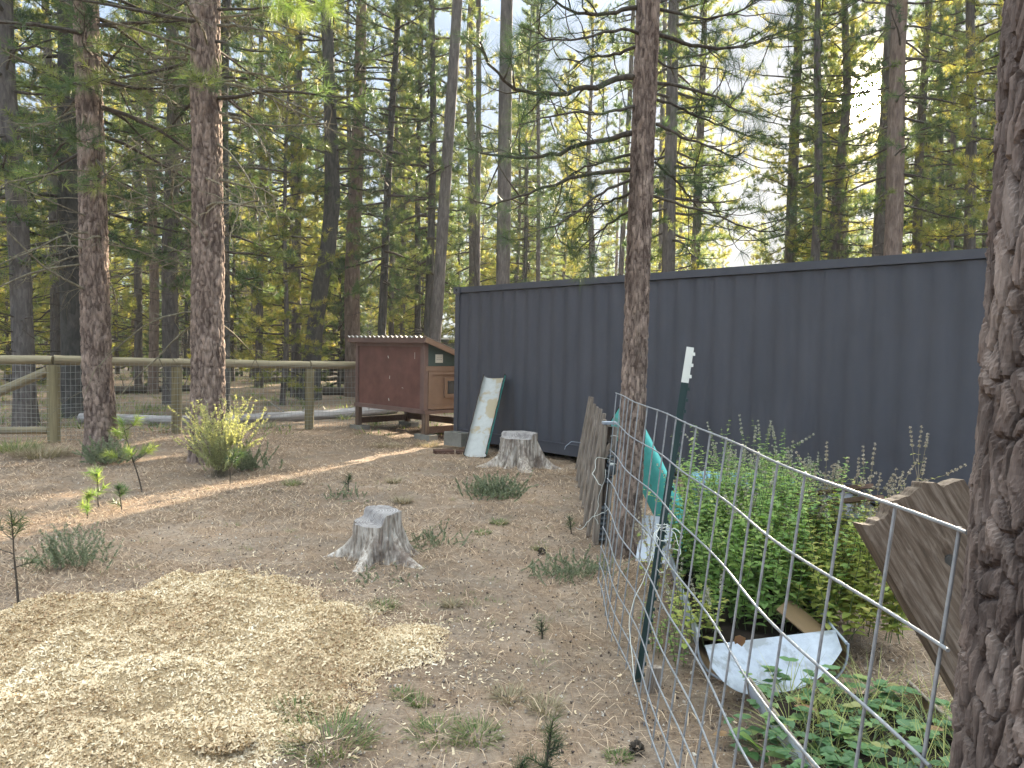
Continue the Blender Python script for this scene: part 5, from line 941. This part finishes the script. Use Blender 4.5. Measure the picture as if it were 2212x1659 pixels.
for x, y, lb in sb: strawberry(x, y, .14 if x > 1.1 and x < 1.8 else .0, 26, .15, lb)
m_ = MB()
for _ in range(70): blades(m_, (r.uniform(1.12, 1.85), r.uniform(2.1, 3.4), .14), 11, .06, .26, .0038, r, 1.3)
tag(m_.build('garden_grass', M['stemy']), 'long thin yellow green grass growing through the strawberry bed', 'grass', None, 'stuff')
x, y, _ = G(1600, 1560); e = empty('broad_leaf', (1.02, 3.0, .02)); tag(e, 'pair of broad dark green leaves outside the near planter', 'leaf'); lv = MB(); leaves(lv, np.array([[0, 0, .05], [.02, 0, .04]]), np.array([[-.5, -.1, .5], [.3, -.5, .2]]), np.array([0, 0, 1.]), np.array([.13, .11]), np.array([.4, .3]), 0, 1.2); lv.build('leaves', M['mint'], e)
x, y, z = A(1598, 1372, 3.55); lv = MB(); leaves(lv, np.array([[0, 0, 0.], [.0, .0, .0]]), np.array([[.2, 0, -.8], [-.3, 0, -.7]]), np.array([0, -1, 0.]), np.array([.06, .05]), np.array([1, 1.]), 0, 1); o = lv.build('dead_leaf', M['straw']); o.location = (x, y, z); tag(o, 'curled dark red dead leaf hanging before the metal flap', 'leaf')
# ------------------------------------------------------------------ light
w = bpy.data.worlds.new('World'); bpy.context.scene.world = w; w.use_nodes = True; nt = w.node_tree
sk = nt.nodes.new('ShaderNodeTexSky'); sk.sky_type = 'NISHITA'; sk.sun_disc = False; sk.sun_elevation = SUN_EL; sk.sun_rotation = SUN_AZ
sk.air_density = 1.0; sk.dust_density = .4; sk.ozone_density = 1.0
bg = nt.nodes['Background']; lum = N(nt, 'RGBToBW', {0: sk.outputs[0]}).outputs[0]
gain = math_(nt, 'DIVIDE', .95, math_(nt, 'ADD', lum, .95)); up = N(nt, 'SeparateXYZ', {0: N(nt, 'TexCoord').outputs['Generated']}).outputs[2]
zenith_lift = N(nt, 'MapRange', {'Value': up, 'From Min': .38, 'From Max': 1.0, 'To Min': 0.0, 'To Max': 1.0}).outputs[0]; up = math_(nt, 'MULTIPLY_ADD', zenith_lift, 8.6); up.node.inputs[2].default_value = 1.0  # overhead sky, out of view, brightened to lift the shaded ground
cs = N(nt, 'VectorMath', {0: sk.outputs[0], 'Scale': gain}, operation='SCALE').outputs[0]; cs = mix(nt, .5, cs, (.55, .70, .95))
cs = mix(nt, zenith_lift, cs, mix(nt, 1.0, cs, (1.30, .98, .62), 'MULTIPLY')); vm = N(nt, 'VectorMath', {0: cs, 'Scale': up}, operation='SCALE');  # the added overhead brightness is tinted warm
dp = N(nt, 'VectorMath', {0: N(nt, 'TexCoord').outputs['Generated'], 1: tuple(sd)}, operation='DOT_PRODUCT').outputs['Value']; ang = math_(nt, 'ARCCOSINE', math_(nt, 'MINIMUM', dp, .9999999))
def expf(deg, amp): return math_(nt, 'MULTIPLY', math_(nt, 'EXPONENT', math_(nt, 'MULTIPLY', ang, -1 / rad(deg))), amp)
glow = math_(nt, 'ADD', math_(nt, 'ADD', expf(.42, 900.0), expf(.8, 50.0)), expf(7, .1))       # the low sun and its aureole
gl3 = N(nt, 'VectorMath', {0: (1.0, .86, .62), 'Scale': glow}, operation='SCALE'); ad = N(nt, 'VectorMath', {0: vm.outputs[0], 1: gl3.outputs[0]}, operation='ADD')
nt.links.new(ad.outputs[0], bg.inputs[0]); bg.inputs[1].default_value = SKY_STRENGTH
sl = bpy.data.lights.new('sun_light', 'SUN'); sl.energy = 4.0; sl.angle = rad(.5); sl.color = (1, .86, .66)
so = bpy.data.objects.new('sun_light', sl); C.objects.link(so); so.rotation_euler = Vector(sd).to_track_quat('Z', 'Y').to_euler()
sc = bpy.context.scene; vs = sc.view_settings; vs.view_transform = 'Standard'; vs.look = 'None'; vs.exposure = EXPOSURE; vs.gamma = 1
sc.render.engine = 'CYCLES'; sc.cycles.max_bounces = 6; sc.cycles.diffuse_bounces = 3; sc.cycles.volume_bounces = 1; sc.cycles.transmission_bounces = 4

# ------------------------------------------------------------------ haze: the hazy evening air of the forest
hz = MB().box((0, 43, 17.0), (270, 186, 36)).build('haze', []); hz['kind'] = 'stuff'; hz['label'] = 'pale evening haze hanging through the whole pine forest'; hz['category'] = 'haze'
mh = bpy.data.materials.new('haze_air'); mh.use_nodes = True; n_ = mh.node_tree; n_.nodes.clear(); out = n_.nodes.new('ShaderNodeOutputMaterial'); pv = n_.nodes.new('ShaderNodeVolumePrincipled')
pv.inputs['Color'].default_value = (.93, .95, 1.0, 1); pv.inputs['Density'].default_value = .0006; pv.inputs['Anisotropy'].default_value = .25; n_.links.new(pv.outputs[0], out.inputs['Volume']); hz.data.materials.append(mh)
